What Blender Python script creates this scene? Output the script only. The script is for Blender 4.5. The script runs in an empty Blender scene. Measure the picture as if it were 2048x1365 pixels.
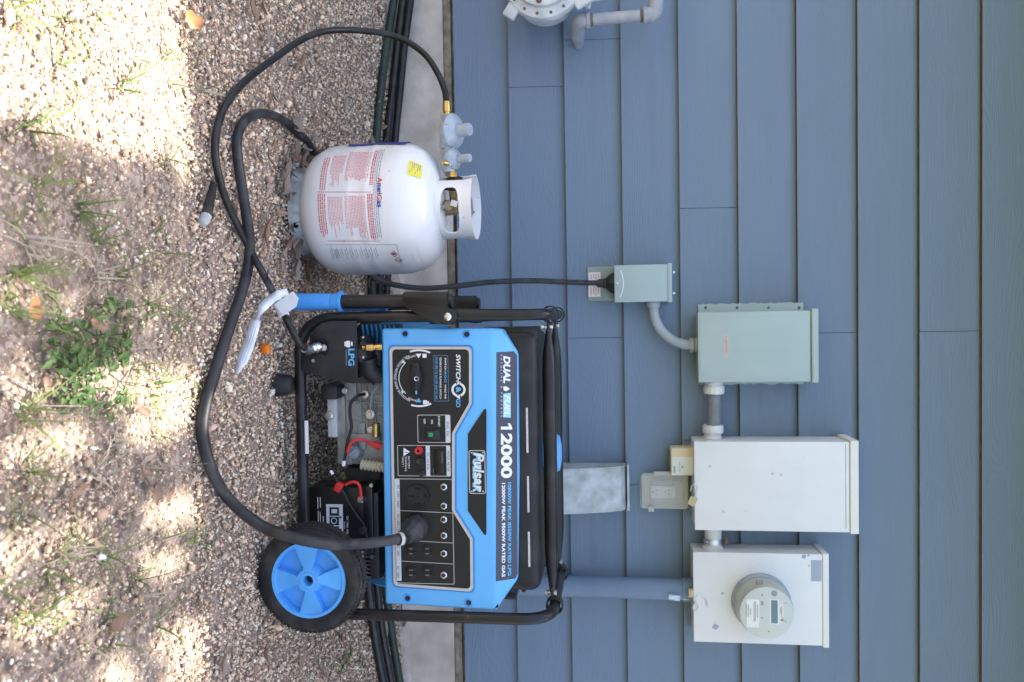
import bpy, bmesh, math, random
import numpy as np
from mathutils import Vector, Matrix
random.seed(7); RN = np.random.default_rng(11)
S = bpy.context.scene
COL = S.collection
rad = math.radians

# ------------------------------------------------------------------ camera
FPX, PITCH, YAW, ROLL = 1570.0, .1217, .03, -.0129
CAM = Vector((0, -2.5332, .4819))
fw = Vector((math.sin(YAW)*math.cos(PITCH), math.cos(YAW)*math.cos(PITCH), -math.sin(PITCH)))
rt = Vector((math.cos(YAW), -math.sin(YAW), 0)); up = rt.cross(fw)
rt, up = rt*math.cos(ROLL)+up*math.sin(ROLL), up*math.cos(ROLL)-rt*math.sin(ROLL)
cd = bpy.data.cameras.new('camera'); cam = bpy.data.objects.new('camera', cd); COL.objects.link(cam)
cd.sensor_fit = 'HORIZONTAL'; cd.sensor_width = 36; cd.lens = 36*FPX/2048; cd.clip_start = .02; cd.clip_end = 500
m = Matrix.Identity(4)                         # the camera was turned on its side: picture right is world up
for i, v in enumerate((up, -rt, -fw)):
    for j in range(3): m[j][i] = v[j]
m.translation = CAM; cam.matrix_world = m
cd.dof.use_dof = True; cd.dof.focus_distance = 1.72; cd.dof.aperture_fstop = 6.3
S.camera = cam
# ------------------------------------------------------------------ light
SUNV = Vector((.12, .2758, 1)).normalized()
W = bpy.data.worlds.new('World'); S.world = W; W.use_nodes = True
nt = W.node_tree; sky = nt.nodes.new('ShaderNodeTexSky'); sky.sky_type = 'NISHITA'; sky.sun_disc = False
sky.sun_elevation = math.asin(SUNV.z); sky.sun_rotation = math.atan2(SUNV.x, SUNV.y)
sky.air_density = .85; sky.dust_density = 5.0; sky.ozone_density = .3
nt.links.new(sky.outputs[0], nt.nodes['Background'].inputs[0]); nt.nodes['Background'].inputs[1].default_value = .15
sl = bpy.data.lights.new('sun', 'SUN'); sl.energy = 4.2; sl.angle = rad(.53); sl.color = (1, .93, .82)
so = bpy.data.objects.new('sun', sl); COL.objects.link(so); so.rotation_euler = (-SUNV).to_track_quat('-Z', 'Y').to_euler()
so.location = (1, 1, 9)
S.view_settings.view_transform = 'Standard'; S.view_settings.look = 'None'; S.view_settings.gamma = 1
S.view_settings.exposure = 2.1

# ------------------------------------------------------------------ measuring helpers
def ray(px, py): return rt*((py-682.5)/FPX)+up*((px-1024)/FPX)+fw
def at(px, py, y):
    d = ray(px, py); return CAM+d*((y-CAM.y)/d.y)
def gz(x, y):
    y = min(y, 0)
    z = -.205+.045*y if y > -1 else -.25+.01*(max(y, -4)+1)
    return z+.004*math.sin(7*x+3*y)*math.sin(5*y+1)
def ong(px, py, h=0):
    z = -.25; d = ray(px, py)
    for _ in range(12):
        p = CAM+d*((z-CAM.z)/d.z); z = gz(p.x, p.y)+h
    return p
def proj(p):
    d = p-CAM; c = d.dot(fw); return d.dot(up)/c*FPX+1024, d.dot(rt)/c*FPX+682.5
# ------------------------------------------------------------------ materials
def mat(name, col, rough=.5, metal=0, mott=.0, mscale=8, bump=0, bscale=80, coat=0, spec=.5, trans=0, ior=1.45, col2=None, grime=None):
    M = bpy.data.materials.new(name); M.use_nodes = True; t = M.node_tree; b = t.nodes['Principled BSDF']
    b.inputs['Base Color'].default_value = (*col, 1); b.inputs['Roughness'].default_value = rough
    b.inputs['Metallic'].default_value = metal; b.inputs['Specular IOR Level'].default_value = spec
    b.inputs['Coat Weight'].default_value = coat; b.inputs['Transmission Weight'].default_value = trans; b.inputs['IOR'].default_value = ior
    if mott or bump or col2:
        tc = t.nodes.new('ShaderNodeTexCoord')
    if mott or col2:
        n = t.nodes.new('ShaderNodeTexNoise'); n.inputs['Scale'].default_value = mscale; n.inputs['Detail'].default_value = 6
        t.links.new(tc.outputs['Object'], n.inputs['Vector'])
        r = t.nodes.new('ShaderNodeValToRGB'); e = r.color_ramp.elements
        e[0].position = .35; e[1].position = .68
        c2 = col2 if col2 else tuple(min(1, c*(1+mott)) for c in col)
        c1 = col if col2 else tuple(c*(1-mott) for c in col)
        e[0].color = (*c1, 1); e[1].color = (*c2, 1)
        t.links.new(n.outputs['Fac'], r.inputs[0]); t.links.new(r.outputs[0], b.inputs['Base Color'])
        mr = t.nodes.new('ShaderNodeMapRange'); mr.inputs[3].default_value = max(.03, rough-.08); mr.inputs[4].default_value = min(1, rough+.12)
        t.links.new(n.outputs['Fac'], mr.inputs[0]); t.links.new(mr.outputs[0], b.inputs['Roughness'])
    def over(noise_scale, p0, p1, col_, fac, vec_scale):
        src = b.inputs['Base Color'].links[0].from_socket if b.inputs['Base Color'].links else None
        tcx = t.nodes.new('ShaderNodeTexCoord'); mpx = t.nodes.new('ShaderNodeMapping'); mpx.inputs['Scale'].default_value = vec_scale; t.links.new(tcx.outputs['Object'], mpx.inputs['Vector'])
        nx = t.nodes.new('ShaderNodeTexNoise'); nx.inputs['Scale'].default_value = noise_scale; nx.inputs['Detail'].default_value = 5; t.links.new(mpx.outputs[0], nx.inputs['Vector'])
        mrx = t.nodes.new('ShaderNodeMapRange'); mrx.inputs[1].default_value = p0; mrx.inputs[2].default_value = p1; mrx.inputs[4].default_value = fac; t.links.new(nx.outputs['Fac'], mrx.inputs[0])
        mxx = t.nodes.new('ShaderNodeMix'); mxx.data_type = 'RGBA'; t.links.new(mrx.outputs[0], mxx.inputs[0])
        if src: t.links.new(src, mxx.inputs[6])
        else: mxx.inputs[6].default_value = (*col, 1)
        mxx.inputs[7].default_value = (*col_, 1); t.links.new(mxx.outputs[2], b.inputs['Base Color'])
    for g_ in (grime or []): over(*g_)
    if bump:
        n2 = t.nodes.new('ShaderNodeTexNoise'); n2.inputs['Scale'].default_value = bscale; n2.inputs['Detail'].default_value = 4
        t.links.new(tc.outputs['Object'], n2.inputs['Vector'])
        bp = t.nodes.new('ShaderNodeBump'); bp.inputs['Strength'].default_value = bump; bp.inputs['Distance'].default_value = .002
        t.links.new(n2.outputs['Fac'], bp.inputs['Height']); t.links.new(bp.outputs[0], b.inputs['Normal'])
    return M
MT = dict(
 blue=mat('blue_plastic', (.135, .46, .86), .38, mott=.05, mscale=6, bump=.05, bscale=900),
 rimblue=mat('rim_blue', (.10, .40, .84), .42, mott=.08, mscale=14),
 gripblue=mat('grip_blue', (.07, .33, .78), .5, mott=.06, mscale=30),
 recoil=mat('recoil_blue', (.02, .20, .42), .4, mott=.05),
 black=mat('black_panel', (.012, .012, .014), .42, mott=.15, mscale=9, bump=.04, bscale=1200),
 frame=mat('frame_black', (.012, .012, .014), .33, grime=[(16, .52, .8, (.06, .055, .048), .6, (1, 1, 1)), (90, .72, .76, (.14, .13, .12), .6, (1, 1, 1))], mott=.25, mscale=12, bump=.05, bscale=500),
 blackp=mat('black_plastic', (.013, .013, .015), .5, grime=[(14, .5, .8, (.055, .05, .045), .6, (1, 1, 1))], mott=.2, mscale=18, bump=.15, bscale=700),
 decal=mat('decal_grey', (.05, .06, .085), .34, mott=.06),
 rubber=mat('rubber', (.014, .014, .015), .75, grime=[(20, .48, .75, (.10, .085, .07), .5, (1, 1, 1))], mott=.3, mscale=22, bump=.25, bscale=160),
 hose=mat('hose_black', (.012, .012, .013), .38, grime=[(26, .52, .78, (.075, .07, .06), .5, (1, 1, 1))], mott=.4, mscale=18, bump=.1, bscale=140),
 cord=mat('cord_black', (.024, .025, .027), .5, grime=[(22, .5, .75, (.10, .09, .08), .5, (1, 1, 1))], mott=.4, mscale=14, bump=.15, bscale=160),
 cream=mat('bezel_cream', (.55, .51, .45), .4),
 white=mat('white_print', (.78, .78, .78), .5),
 whitep=mat('panel_white', (.76, .77, .77), .42, grime=[(1, .50, .80, (.60, .59, .56), .15, (14, 14, 1.6)), (60, .72, .77, (.42, .36, .28), .45, (1, 1, 1))], mott=.04, mscale=5, bump=.08, bscale=60),
 tank=mat('tank_white', (.78, .78, .765), .30, grime=[(55, .70, .74, (.38, .28, .18), .7, (1, 1, 1)), (5, .55, .85, (.62, .58, .50), .45, (1, 1, 1.6)), (1, .66, .70, (.55, .53, .5), .5, (8, 8, 160))], mott=.06, mscale=5, bump=.05, bscale=40, coat=.25),
 dirtyw=mat('tank_foot_white', (.48, .48, .45), .55, grime=[(40, .55, .68, (.30, .20, .12), .7, (1, 1, 1))], mott=.18, mscale=30),
 green=mat('box_green_grey', (.40, .50, .495), .45, grime=[(1, .5, .8, (.35, .42, .41), .35, (14, 14, 1.6)), (70, .70, .76, (.55, .58, .55), .5, (1, 1, 1))], mott=.05, mscale=6, bump=.08, bscale=50),
 green2=mat('box_plate_grey', (.30, .37, .36), .5, mott=.1, mscale=9),
 pvc=mat('pvc_grey', (.36, .39, .42), .5, mott=.07, mscale=20),
 pvcw=mat('pvc_white', (.70, .70, .68), .45, grime=[(30, .55, .75, (.5, .46, .4), .5, (1, 1, 1))], mott=.06, mscale=25),
 flex=mat('flex_grey', (.27, .29, .31), .55, mott=.08, mscale=30),
 pipe=mat('pipe_painted', (.17, .235, .33), .5, mott=.06, mscale=10, bump=.15, bscale=80),
 gaspipe=mat('gas_pipe', (.36, .38, .42), .45, mott=.12, mscale=35, bump=.2, bscale=200),
 rust=mat('rust_ring', (.20, .15, .11), .8, mott=.4, mscale=60),
 gasm=mat('gas_meter', (.60, .62, .62), .45, mott=.14, mscale=25, bump=.2, bscale=180),
 zinc=mat('zinc', (.72, .73, .74), .28, metal=1, mott=.1, mscale=60),
 castzinc=mat('cast_zinc', (.35, .41, .46), .45, metal=.2, mott=.12, mscale=40, bump=.2, bscale=250),
 alu=mat('engine_alu', (.34, .33, .30), .5, metal=.15, mott=.18, mscale=30, bump=.4, bscale=300),
 alul=mat('engine_cover', (.60, .60, .60), .45, metal=.1, mott=.08, mscale=30, bump=.2, bscale=200),
 brass=mat('brass', (.62, .42, .15), .28, metal=1, mott=.15, mscale=60),
 valve=mat('valve_brass', (.30, .22, .13), .42, metal=.8, mott=.25, mscale=60),
 galv=mat('galvanised', (.55, .57, .58), .5, metal=.15, mott=.0, mscale=24, col2=(.34, .38, .345), bump=.1),
 red=mat('red_rubber', (.62, .03, .03), .45, mott=.1, mscale=40),
 redink=mat('red_ink', (.72, .26, .25), .5), redinkd=mat('red_ink_bold', (.60, .06, .07), .5),
 blueink=mat('blue_ink', (.03, .06, .33), .45, mott=.2, mscale=60),
 greyink=mat('grey_ink', (.30, .30, .32), .5), blackink=mat('black_ink', (.02, .02, .02), .5), logored=mat('logo_red', (.72, .08, .06), .5),
 lblue=mat('lettering_blue', (.12, .45, .80), .45), cyan=mat('lettering_cyan', (.30, .62, .80), .45),
 yellow=mat('yellow_label', (.74, .66, .06), .5, mott=.05),
 orange=mat('orange_cap', (.85, .22, .02), .45, mott=.08, mscale=60),
 paper=mat('paper_tag', (.74, .75, .76), .7, mott=.06, mscale=60),
 lcd=mat('lcd', (.13, .22, .25), .2), meterface=mat('meter_face', (.58, .61, .57), .45, mott=.02),
 meterside=mat('meter_side', (.47, .48, .43), .3, mott=.12, mscale=16),
 clear=mat('clear_plastic', (.97, .98, .96), .12, trans=1, ior=1.12),
 outlet=mat('outlet_white', (.78, .78, .74), .4), cleargrey=mat('outlet_base', (.50, .50, .45), .5),
 creambox=mat('cream_plastic', (.74, .62, .42), .5, mott=.03), tagm=mat('manila_tag', (.50, .42, .24), .6, mott=.1, mscale=50),
 cond=mat('corrugated_cream', (.62, .54, .38), .5), dgreen=mat('garden_hose_green', (.024, .042, .03), .5, mott=.25, mscale=30, bump=.2, bscale=300),
 conc=mat('concrete', (.42, .36, .295), .85, mott=.0, mscale=11, col2=(.62, .55, .46), bump=.5, bscale=160),
 mortar=mat('mortar_gap', (.27, .22, .165), .9, mott=.4, mscale=30, bump=.5, bscale=120),
 footing=mat('rough_footing', (.25, .22, .19), .9, mott=.3, mscale=30, bump=.8, bscale=140),
 seamshade=mat('lap_seam_shade', (.085, .075, .065), .9, mott=.2, mscale=40),  # dark underside colour, paints in the shadow line below each lap
 pinkwhite=mat('sticker_pinkwhite', (.62, .55, .57), .5, mott=.12, mscale=120),
 dulltip=mat('dull_white', (.40, .41, .42), .7, mott=.15, mscale=90),
 soffit=mat('soffit_paint', (.17, .235, .33), .6), shingle=mat('shingle', (.08, .075, .07), .9, mott=.3, mscale=20, bump=.5),
 bark=mat('bark', (.12, .09, .065), .9, mott=.35, mscale=12, bump=.8, bscale=40),
 oakleaf=mat('oak_leaf', (.05, .10, .022), .5, mott=.3, mscale=3), hole=mat('dark_hole', (.006, .006, .006), .8),
 switchg=mat('switch_green', (.02, .30, .12), .3), sticker=mat('grey_patch', (.36, .42, .52), .6), dirt_stain=mat('tank_scuff', (.55, .52, .46), .7),
)
def leafmat(name, c1, c2, trans=.25, mscale=14):
    M = bpy.data.materials.new(name); M.use_nodes = True; t = M.node_tree; b = t.nodes['Principled BSDF']
    oi = t.nodes.new('ShaderNodeObjectInfo'); tc = t.nodes.new('ShaderNodeTexCoord'); n = t.nodes.new('ShaderNodeTexNoise'); n.inputs['Scale'].default_value = mscale
    t.links.new(tc.outputs['Object'], n.inputs['Vector'])
    ad = t.nodes.new('ShaderNodeMath'); ad.operation = 'MULTIPLY_ADD'; ad.inputs[1].default_value = .45
    t.links.new(n.outputs['Fac'], ad.inputs[0])
    sc = t.nodes.new('ShaderNodeMath'); sc.operation = 'MULTIPLY'; sc.inputs[1].default_value = .7
    t.links.new(oi.outputs['Random'], sc.inputs[0]); t.links.new(sc.outputs[0], ad.inputs[2])
    r = t.nodes.new('ShaderNodeValToRGB'); e = r.color_ramp.elements; e[0].color = (*c1, 1); e[1].color = (*c2, 1)
    t.links.new(ad.outputs[0], r.inputs[0]); t.links.new(r.outputs[0], b.inputs['Base Color'])
    b.inputs['Roughness'].default_value = .6
    tr = t.nodes.new('ShaderNodeBsdfTranslucent'); t.links.new(r.outputs[0], tr.inputs[0])
    mx = t.nodes.new('ShaderNodeMixShader'); mx.inputs[0].default_value = trans
    t.links.new(b.outputs[0], mx.inputs[1]); t.links.new(tr.outputs[0], mx.inputs[2]); t.links.new(mx.outputs[0], t.nodes['Material Output'].inputs[0])
    return M
MT['deadleaf'] = leafmat('dead_leaf', (.19, .145, .115), (.36, .29, .235), .15, 40)
MT['orangeleaf'] = leafmat('orange_leaf', (.36, .15, .05), (.42, .2, .09), .2, 40)
MT['brownleaf'] = leafmat('brown_leaf', (.20, .12, .08), (.33, .21, .145), .15, 40)
MT['grass'] = leafmat('grass_blade', (.07, .13, .025), (.20, .25, .07), .3, 10)
MT['straw'] = leafmat('straw', (.34, .28, .2), (.46, .40, .31), .2, 30)
MT['weed'] = leafmat('weed_leaf', (.06, .13, .035), (.15, .24, .07), .3, 30)
def siding_mat():
    M = bpy.data.materials.new('painted_fibre_cement'); M.use_nodes = True; t = M.node_tree; b = t.nodes['Principled BSDF']
    N = lambda k: t.nodes.new(k); L = t.links.new
    tc = N('ShaderNodeTexCoord'); oi = N('ShaderNodeObjectInfo')
    mp = N('ShaderNodeMapping'); mp.inputs['Scale'].default_value = (1.0, 1, 9)
    off = N('ShaderNodeVectorMath'); off.operation = 'MULTIPLY_ADD'
    L(oi.outputs['Random'], off.inputs[0]); off.inputs[1].default_value = (37, 5, 23); L(tc.outputs['Object'], off.inputs[2])
    L(off.outputs[0], mp.inputs['Vector'])
    n = N('ShaderNodeTexNoise'); n.inputs['Scale'].default_value = 1.5; n.inputs['Detail'].default_value = 1.5; n.inputs['Roughness'].default_value = .4; L(mp.outputs[0], n.inputs['Vector'])
    mu = N('ShaderNodeMath'); mu.operation = 'MULTIPLY'; mu.inputs[1].default_value = 210; L(n.outputs['Fac'], mu.inputs[0])
    si = N('ShaderNodeMath'); si.operation = 'SINE'; L(mu.outputs[0], si.inputs[0])
    # fine straight grain
    mp2 = N('ShaderNodeMapping'); mp2.inputs['Scale'].default_value = (5, 1, 420); L(off.outputs[0], mp2.inputs['Vector'])
    n2 = N('ShaderNodeTexNoise'); n2.inputs['Scale'].default_value = 1; n2.inputs['Detail'].default_value = 3; L(mp2.outputs[0], n2.inputs['Vector'])
    # grain depth varies over the board
    n3 = N('ShaderNodeTexNoise'); n3.inputs['Scale'].default_value = 5; L(off.outputs[0], n3.inputs['Vector'])
    a = N('ShaderNodeMath'); a.operation = 'MULTIPLY'; L(si.outputs[0], a.inputs[0]); L(n3.outputs['Fac'], a.inputs[1])
    s = N('ShaderNodeMath'); s.operation = 'MULTIPLY_ADD'; s.inputs[1].default_value = 1.3; L(n2.outputs['Fac'], s.inputs[0]); L(a.outputs[0], s.inputs[2])
    bp = N('ShaderNodeBump'); bp.inputs['Strength'].default_value = .42; bp.inputs['Distance'].default_value = .0010; L(s.outputs[0], bp.inputs['Height']); L(bp.outputs[0], b.inputs['Normal'])
    n4 = N('ShaderNodeTexNoise'); n4.inputs['Scale'].default_value = 2.2; n4.inputs['Detail'].default_value = 8; L(off.outputs[0], n4.inputs['Vector'])
    r = N('ShaderNodeValToRGB'); e = r.color_ramp.elements; e[0].position = .3; e[1].position = .75
    e[0].color = (.166, .224, .302, 1); e[1].color = (.176, .236, .316, 1); L(n4.outputs['Fac'], r.inputs[0]); L(r.outputs[0], b.inputs['Base Color'])
    b.inputs['Roughness'].default_value = .55; b.inputs['Specular IOR Level'].default_value = .35
    return M
MT['siding'] = siding_mat()
M = MT['clear']; t = M.node_tree; b = t.nodes['Principled BSDF']; b.inputs['Transmission Weight'].default_value = 0; b.inputs['Base Color'].default_value = (.62, .64, .60, 1)
tp_ = t.nodes.new('ShaderNodeBsdfTransparent'); mx_ = t.nodes.new('ShaderNodeMixShader'); mx_.inputs[0].default_value = .13
t.links.new(tp_.outputs[0], mx_.inputs[1]); t.links.new(b.outputs[0], mx_.inputs[2]); t.links.new(mx_.outputs[0], t.nodes['Material Output'].inputs[0])
# ------------------------------------------------------------------ mesh builder
def rot_to(d):
    return Vector((0, 0, 1)).rotation_difference(Vector(d).normalized()).to_matrix()
class B:
    def __init__(s): s.bm = bmesh.new()
    def box(s, a, b, bev=0, seg=2):
        a, b = Vector(a), Vector(b); c = (a+b)/2; d = b-a
        r = bmesh.ops.create_cube(s.bm, size=1, matrix=Matrix.Translation(c) @ Matrix.Diagonal((abs(d.x), abs(d.y), abs(d.z), 1)))
        if bev:
            es = list({e for v in r['verts'] for e in v.link_edges})
            bmesh.ops.bevel(s.bm, geom=es, offset=bev, segments=seg, affect='EDGES', profile=.5)
        return s
    def obox(s, c, size, M3, bev=0):
        r = bmesh.ops.create_cube(s.bm, size=1, matrix=Matrix.Translation(c) @ M3.to_4x4() @ Matrix.Diagonal((*size, 1)))
        if bev: bmesh.ops.bevel(s.bm, geom=list({e for v in r['verts'] for e in v.link_edges}), offset=bev, segments=2, affect='EDGES', profile=.5)
        return s
    def lathe(s, prof, o, ax=(0, 0, 1), n=24, a0=0, a1=2*math.pi, flute=0, nf=0):
        R = rot_to(ax); o = Vector(o); full = abs(a1-a0-2*math.pi) < 1e-6; rows = []
        for r, h in prof:
            row = []
            if r < 1e-6: row = [s.bm.verts.new(o+R @ Vector((0, 0, h)))]
            else:
                for k in range(n+(0 if full else 1)):
                    a = a0+(a1-a0)*k/n; rr = r*(1+(flute*math.cos(nf*a) if flute else 0))
                    row.append(s.bm.verts.new(o+R @ Vector((rr*math.cos(a), rr*math.sin(a), h))))
            rows.append(row)
        for A, C in zip(rows, rows[1:]):
            m = max(len(A), len(C)); cnt = m if full else m-1
            for k in range(cnt):
                k2 = (k+1) % m
                if len(A) == 1 and len(C) == 1: continue
                if len(A) == 1: f = (A[0], C[k2], C[k])
                elif len(C) == 1: f = (A[k], A[k2], C[0])
                else: f = (A[k], A[k2], C[k2], C[k])
                try: s.bm.faces.new(f)
                except ValueError: pass
        return s
    def cyl(s, p0, p1, r0, r1=None, n=18, bev=0):
        p0, p1 = Vector(p0), Vector(p1); L = (p1-p0).length; r1 = r0 if r1 is None else r1
        b = min(bev, L*.4)
        pr = [(0, 0), (r0-b, 0), (r0, b), (r1, L-b), (r1-b, L), (0, L)] if b else [(0, 0), (r0, 0), (r1, L), (0, L)]
        return s.lathe(pr, p0, p1-p0, n)
    def tube(s, pts, r, n=10, cap=True, closed=False):
        P = [Vector(p) for p in pts]; m = len(P); rr = r if isinstance(r, (list, tuple)) else [r]*m
        T = []
        for i in range(m):
            a = P[(i-1) % m] if (closed or i) else P[i]; c = P[(i+1) % m] if (closed or i < m-1) else P[i]
            T.append((c-a).normalized())
        N = T[0].orthogonal().normalized(); rows = []
        for i in range(m):
            if i:
                q = T[i-1].rotation_difference(T[i]); N = (q @ N).normalized()
            Bn = T[i].cross(N)
            rows.append([s.bm.verts.new(P[i]+(N*math.cos(2*math.pi*k/n)+Bn*math.sin(2*math.pi*k/n))*rr[i]) for k in range(n)])
        for i in range(m if closed else m-1):
            A, C = rows[i], rows[(i+1) % m]
            for k in range(n): s.bm.faces.new((A[k], A[(k+1) % n], C[(k+1) % n], C[k]))
        if cap and not closed:
            s.bm.faces.new(rows[0][::-1]); s.bm.faces.new(rows[-1])
        return s
    def prism(s, poly, y0, y1, bev=0, fn=None):
        """poly: [(x,z)], extruded from y0 (front) to y1"""
        f0 = [s.bm.verts.new((x, y0, z)) for x, z in poly]; f1 = [s.bm.verts.new((x, y1, z)) for x, z in poly]
        n = len(poly); new = [s.bm.faces.new(f0), s.bm.faces.new(f1[::-1])]
        for k in range(n): new.append(s.bm.faces.new((f0[k], f1[k], f1[(k+1) % n], f0[(k+1) % n])))
        if bev:
            es = [e for e in new[0].edges]
            bmesh.ops.bevel(s.bm, geom=es, offset=bev, segments=3, affect='EDGES', profile=.5)
        return s
    def quad(s, *ps):
        s.bm.faces.new([s.bm.verts.new(Vector(p)) for p in ps]); return s
    def frame(s, outer, inner, y0, y1):
        """flat ring between two polygons with the same number of points"""
        n = len(outer); v = {}
        for nm, pl in (('o', outer), ('i', inner)):
            for yy in (y0, y1): v[nm, yy] = [s.bm.verts.new((x, yy, z)) for x, z in pl]
        for k in range(n):
            j = (k+1) % n
            s.bm.faces.new((v['o', y0][k], v['i', y0][k], v['i', y0][j], v['o', y0][j]))
            s.bm.faces.new((v['o', y0][k], v['o', y0][j], v['o', y1][j], v['o', y1][k]))
            s.bm.faces.new((v['i', y0][k], v['i', y1][k], v['i', y1][j], v['i', y0][j]))
        return s
WLOC = {}
def obj(name, b, m, parent=None, smooth=35, origin=None, fixn=True):
    me = bpy.data.meshes.new(name)
    if isinstance(b, B):
        if fixn: bmesh.ops.recalc_face_normals(b.bm, faces=b.bm.faces)
        b.bm.to_mesh(me); b.bm.free()
    else: me = b
    o = bpy.data.objects.new(name, me); COL.objects.link(o)
    if m is not None: me.materials.append(MT[m] if isinstance(m, str) else m)
    if parent is not None: org = WLOC[parent]
    elif origin is not None: org = Vector(origin)
    else:
        vs = [v.co for v in me.vertices]; xs = [v.x for v in vs]; ys = [v.y for v in vs]; zs = [v.z for v in vs]
        org = Vector(((min(xs)+max(xs))/2, (min(ys)+max(ys))/2, min(zs)))
    me.transform(Matrix.Translation(-org)); WLOC[o] = org
    if parent is not None: o.parent = parent
    else: o.location = org
    if smooth:
        me.shade_smooth(); me.set_sharp_from_angle(angle=rad(smooth))
    return o
def tag(o, label, cat, group=None):
    o['label'] = label; o['category'] = cat
    if group: o['group'] = group
    return o
def thing(name, loc, label, cat, group=None):
    o = bpy.data.objects.new(name, None); COL.objects.link(o); o.location = loc; WLOC[o] = Vector(loc); o.empty_display_size = .05
    return tag(o, label, cat, group)
def fillet(pts, r, seg=7, closed=False):
    P = [Vector(p) for p in pts]; m = len(P); out = []
    for i in range(m):
        if not closed and i in (0, m-1): out.append(P[i]); continue
        ri = r[i] if isinstance(r, (list, tuple)) else r
        a = (P[i-1]-P[i]); c = (P[(i+1) % m]-P[i]); ang = a.angle(c); tl = min(ri/math.tan(ang/2), a.length*.49, c.length*.49)
        s0 = P[i]+a.normalized()*tl; s1 = P[i]+c.normalized()*tl
        for k in range(seg+1):
            t = k/seg; out.append(s0*(1-t)**2+P[i]*2*t*(1-t)+s1*t*t)
    return out
def rnd(poly, r, seg=4):
    return [(p.x, p.y) for p in fillet([Vector((x, z, 0)) for x, z in poly], r, seg, True)]
def catmull(pts, seg=8):
    P = [Vector(p) for p in pts]; P = [P[0]*2-P[1]]+P+[P[-1]*2-P[-2]]; out = []
    for i in range(1, len(P)-2):
        for k in range(seg):
            t = k/seg; a, b, c, d = P[i-1], P[i], P[i+1], P[i+2]
            out.append(.5*((2*b)+(c-a)*t+(2*a-5*b+4*c-d)*t*t+(3*b-a-3*c+d)*t**3))
    out.append(P[-2]); return out
def textmesh(st, bold=0, shear=0, space=1):
    cu = bpy.data.curves.new('t', 'FONT'); cu.body = st; cu.size = 1; cu.offset = bold; cu.shear = shear; cu.space_character = space
    cu.resolution_u = 3; cu.fill_mode = 'FRONT'
    o = bpy.data.objects.new('t', cu); me = bpy.data.meshes.new_from_object(o)
    bpy.data.objects.remove(o); bpy.data.curves.remove(cu)
    n = len(me.vertices); co = np.empty(n*3, np.float32); me.vertices.foreach_get('co', co); co = co.reshape(n, 3)
    lo, hi = co.min(0), co.max(0); co = (co-lo)/np.maximum(hi-lo, 1e-6); return me, co
def text(st, u0, u1, v0, v1, y, m, parent, name='lettering', bold=.0, shear=0, space=1, fn=None):
    """lettering that fills the box between pixel (v0,u0) and (v1,u1) on the plane y (or on fn(px,py))"""
    me, co = textmesh(st, bold, shear, space); f = fn or (lambda px, py: at(px, py, y))
    A, Bx, C = f(v0, u0), f(v0, u1), f(v1, u0)
    P = np.array(A)[None]+co[:, :1]*np.array(Bx-A)[None]+co[:, 1:2]*np.array(C-A)[None]
    me.vertices.foreach_set('co', P.astype(np.float32).ravel()); me.update()
    return obj(name, me, m, parent, smooth=0)
def R2(u0, u1, v0, v1, y):
    """pixel box -> x0,x1,z0,z1 on plane y"""
    a = at(v0, u0, y); b = at(v1, u1, y); c = at(v0, u1, y); d = at(v1, u0, y)
    return (a.x+d.x)/2, (b.x+c.x)/2, (a.z+c.z)/2, (b.z+d.z)/2
def pbox(u0, u1, v0, v1, y, dep, bev=.002, b=None):
    x0, x1, z0, z1 = R2(u0, u1, v0, v1, y); return (b or B()).box((x0, y, z0), (x1, y+dep, z1), bev)
def PX(lst, y): return [(p.x, p.z) for p in (at(v, u, y) for v, u in lst)]
def rrect(x0, x1, z0, z1, r, seg=4): return rnd([(x0, z0), (x1, z0), (x1, z1), (x0, z1)], r, seg)
def hexnut(b, c, ax, r, h):
    b.lathe([(0, 0), (r, 0), (r, h*.85), (r*.85, h), (0, h)], c, ax, 6); return b

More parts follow.
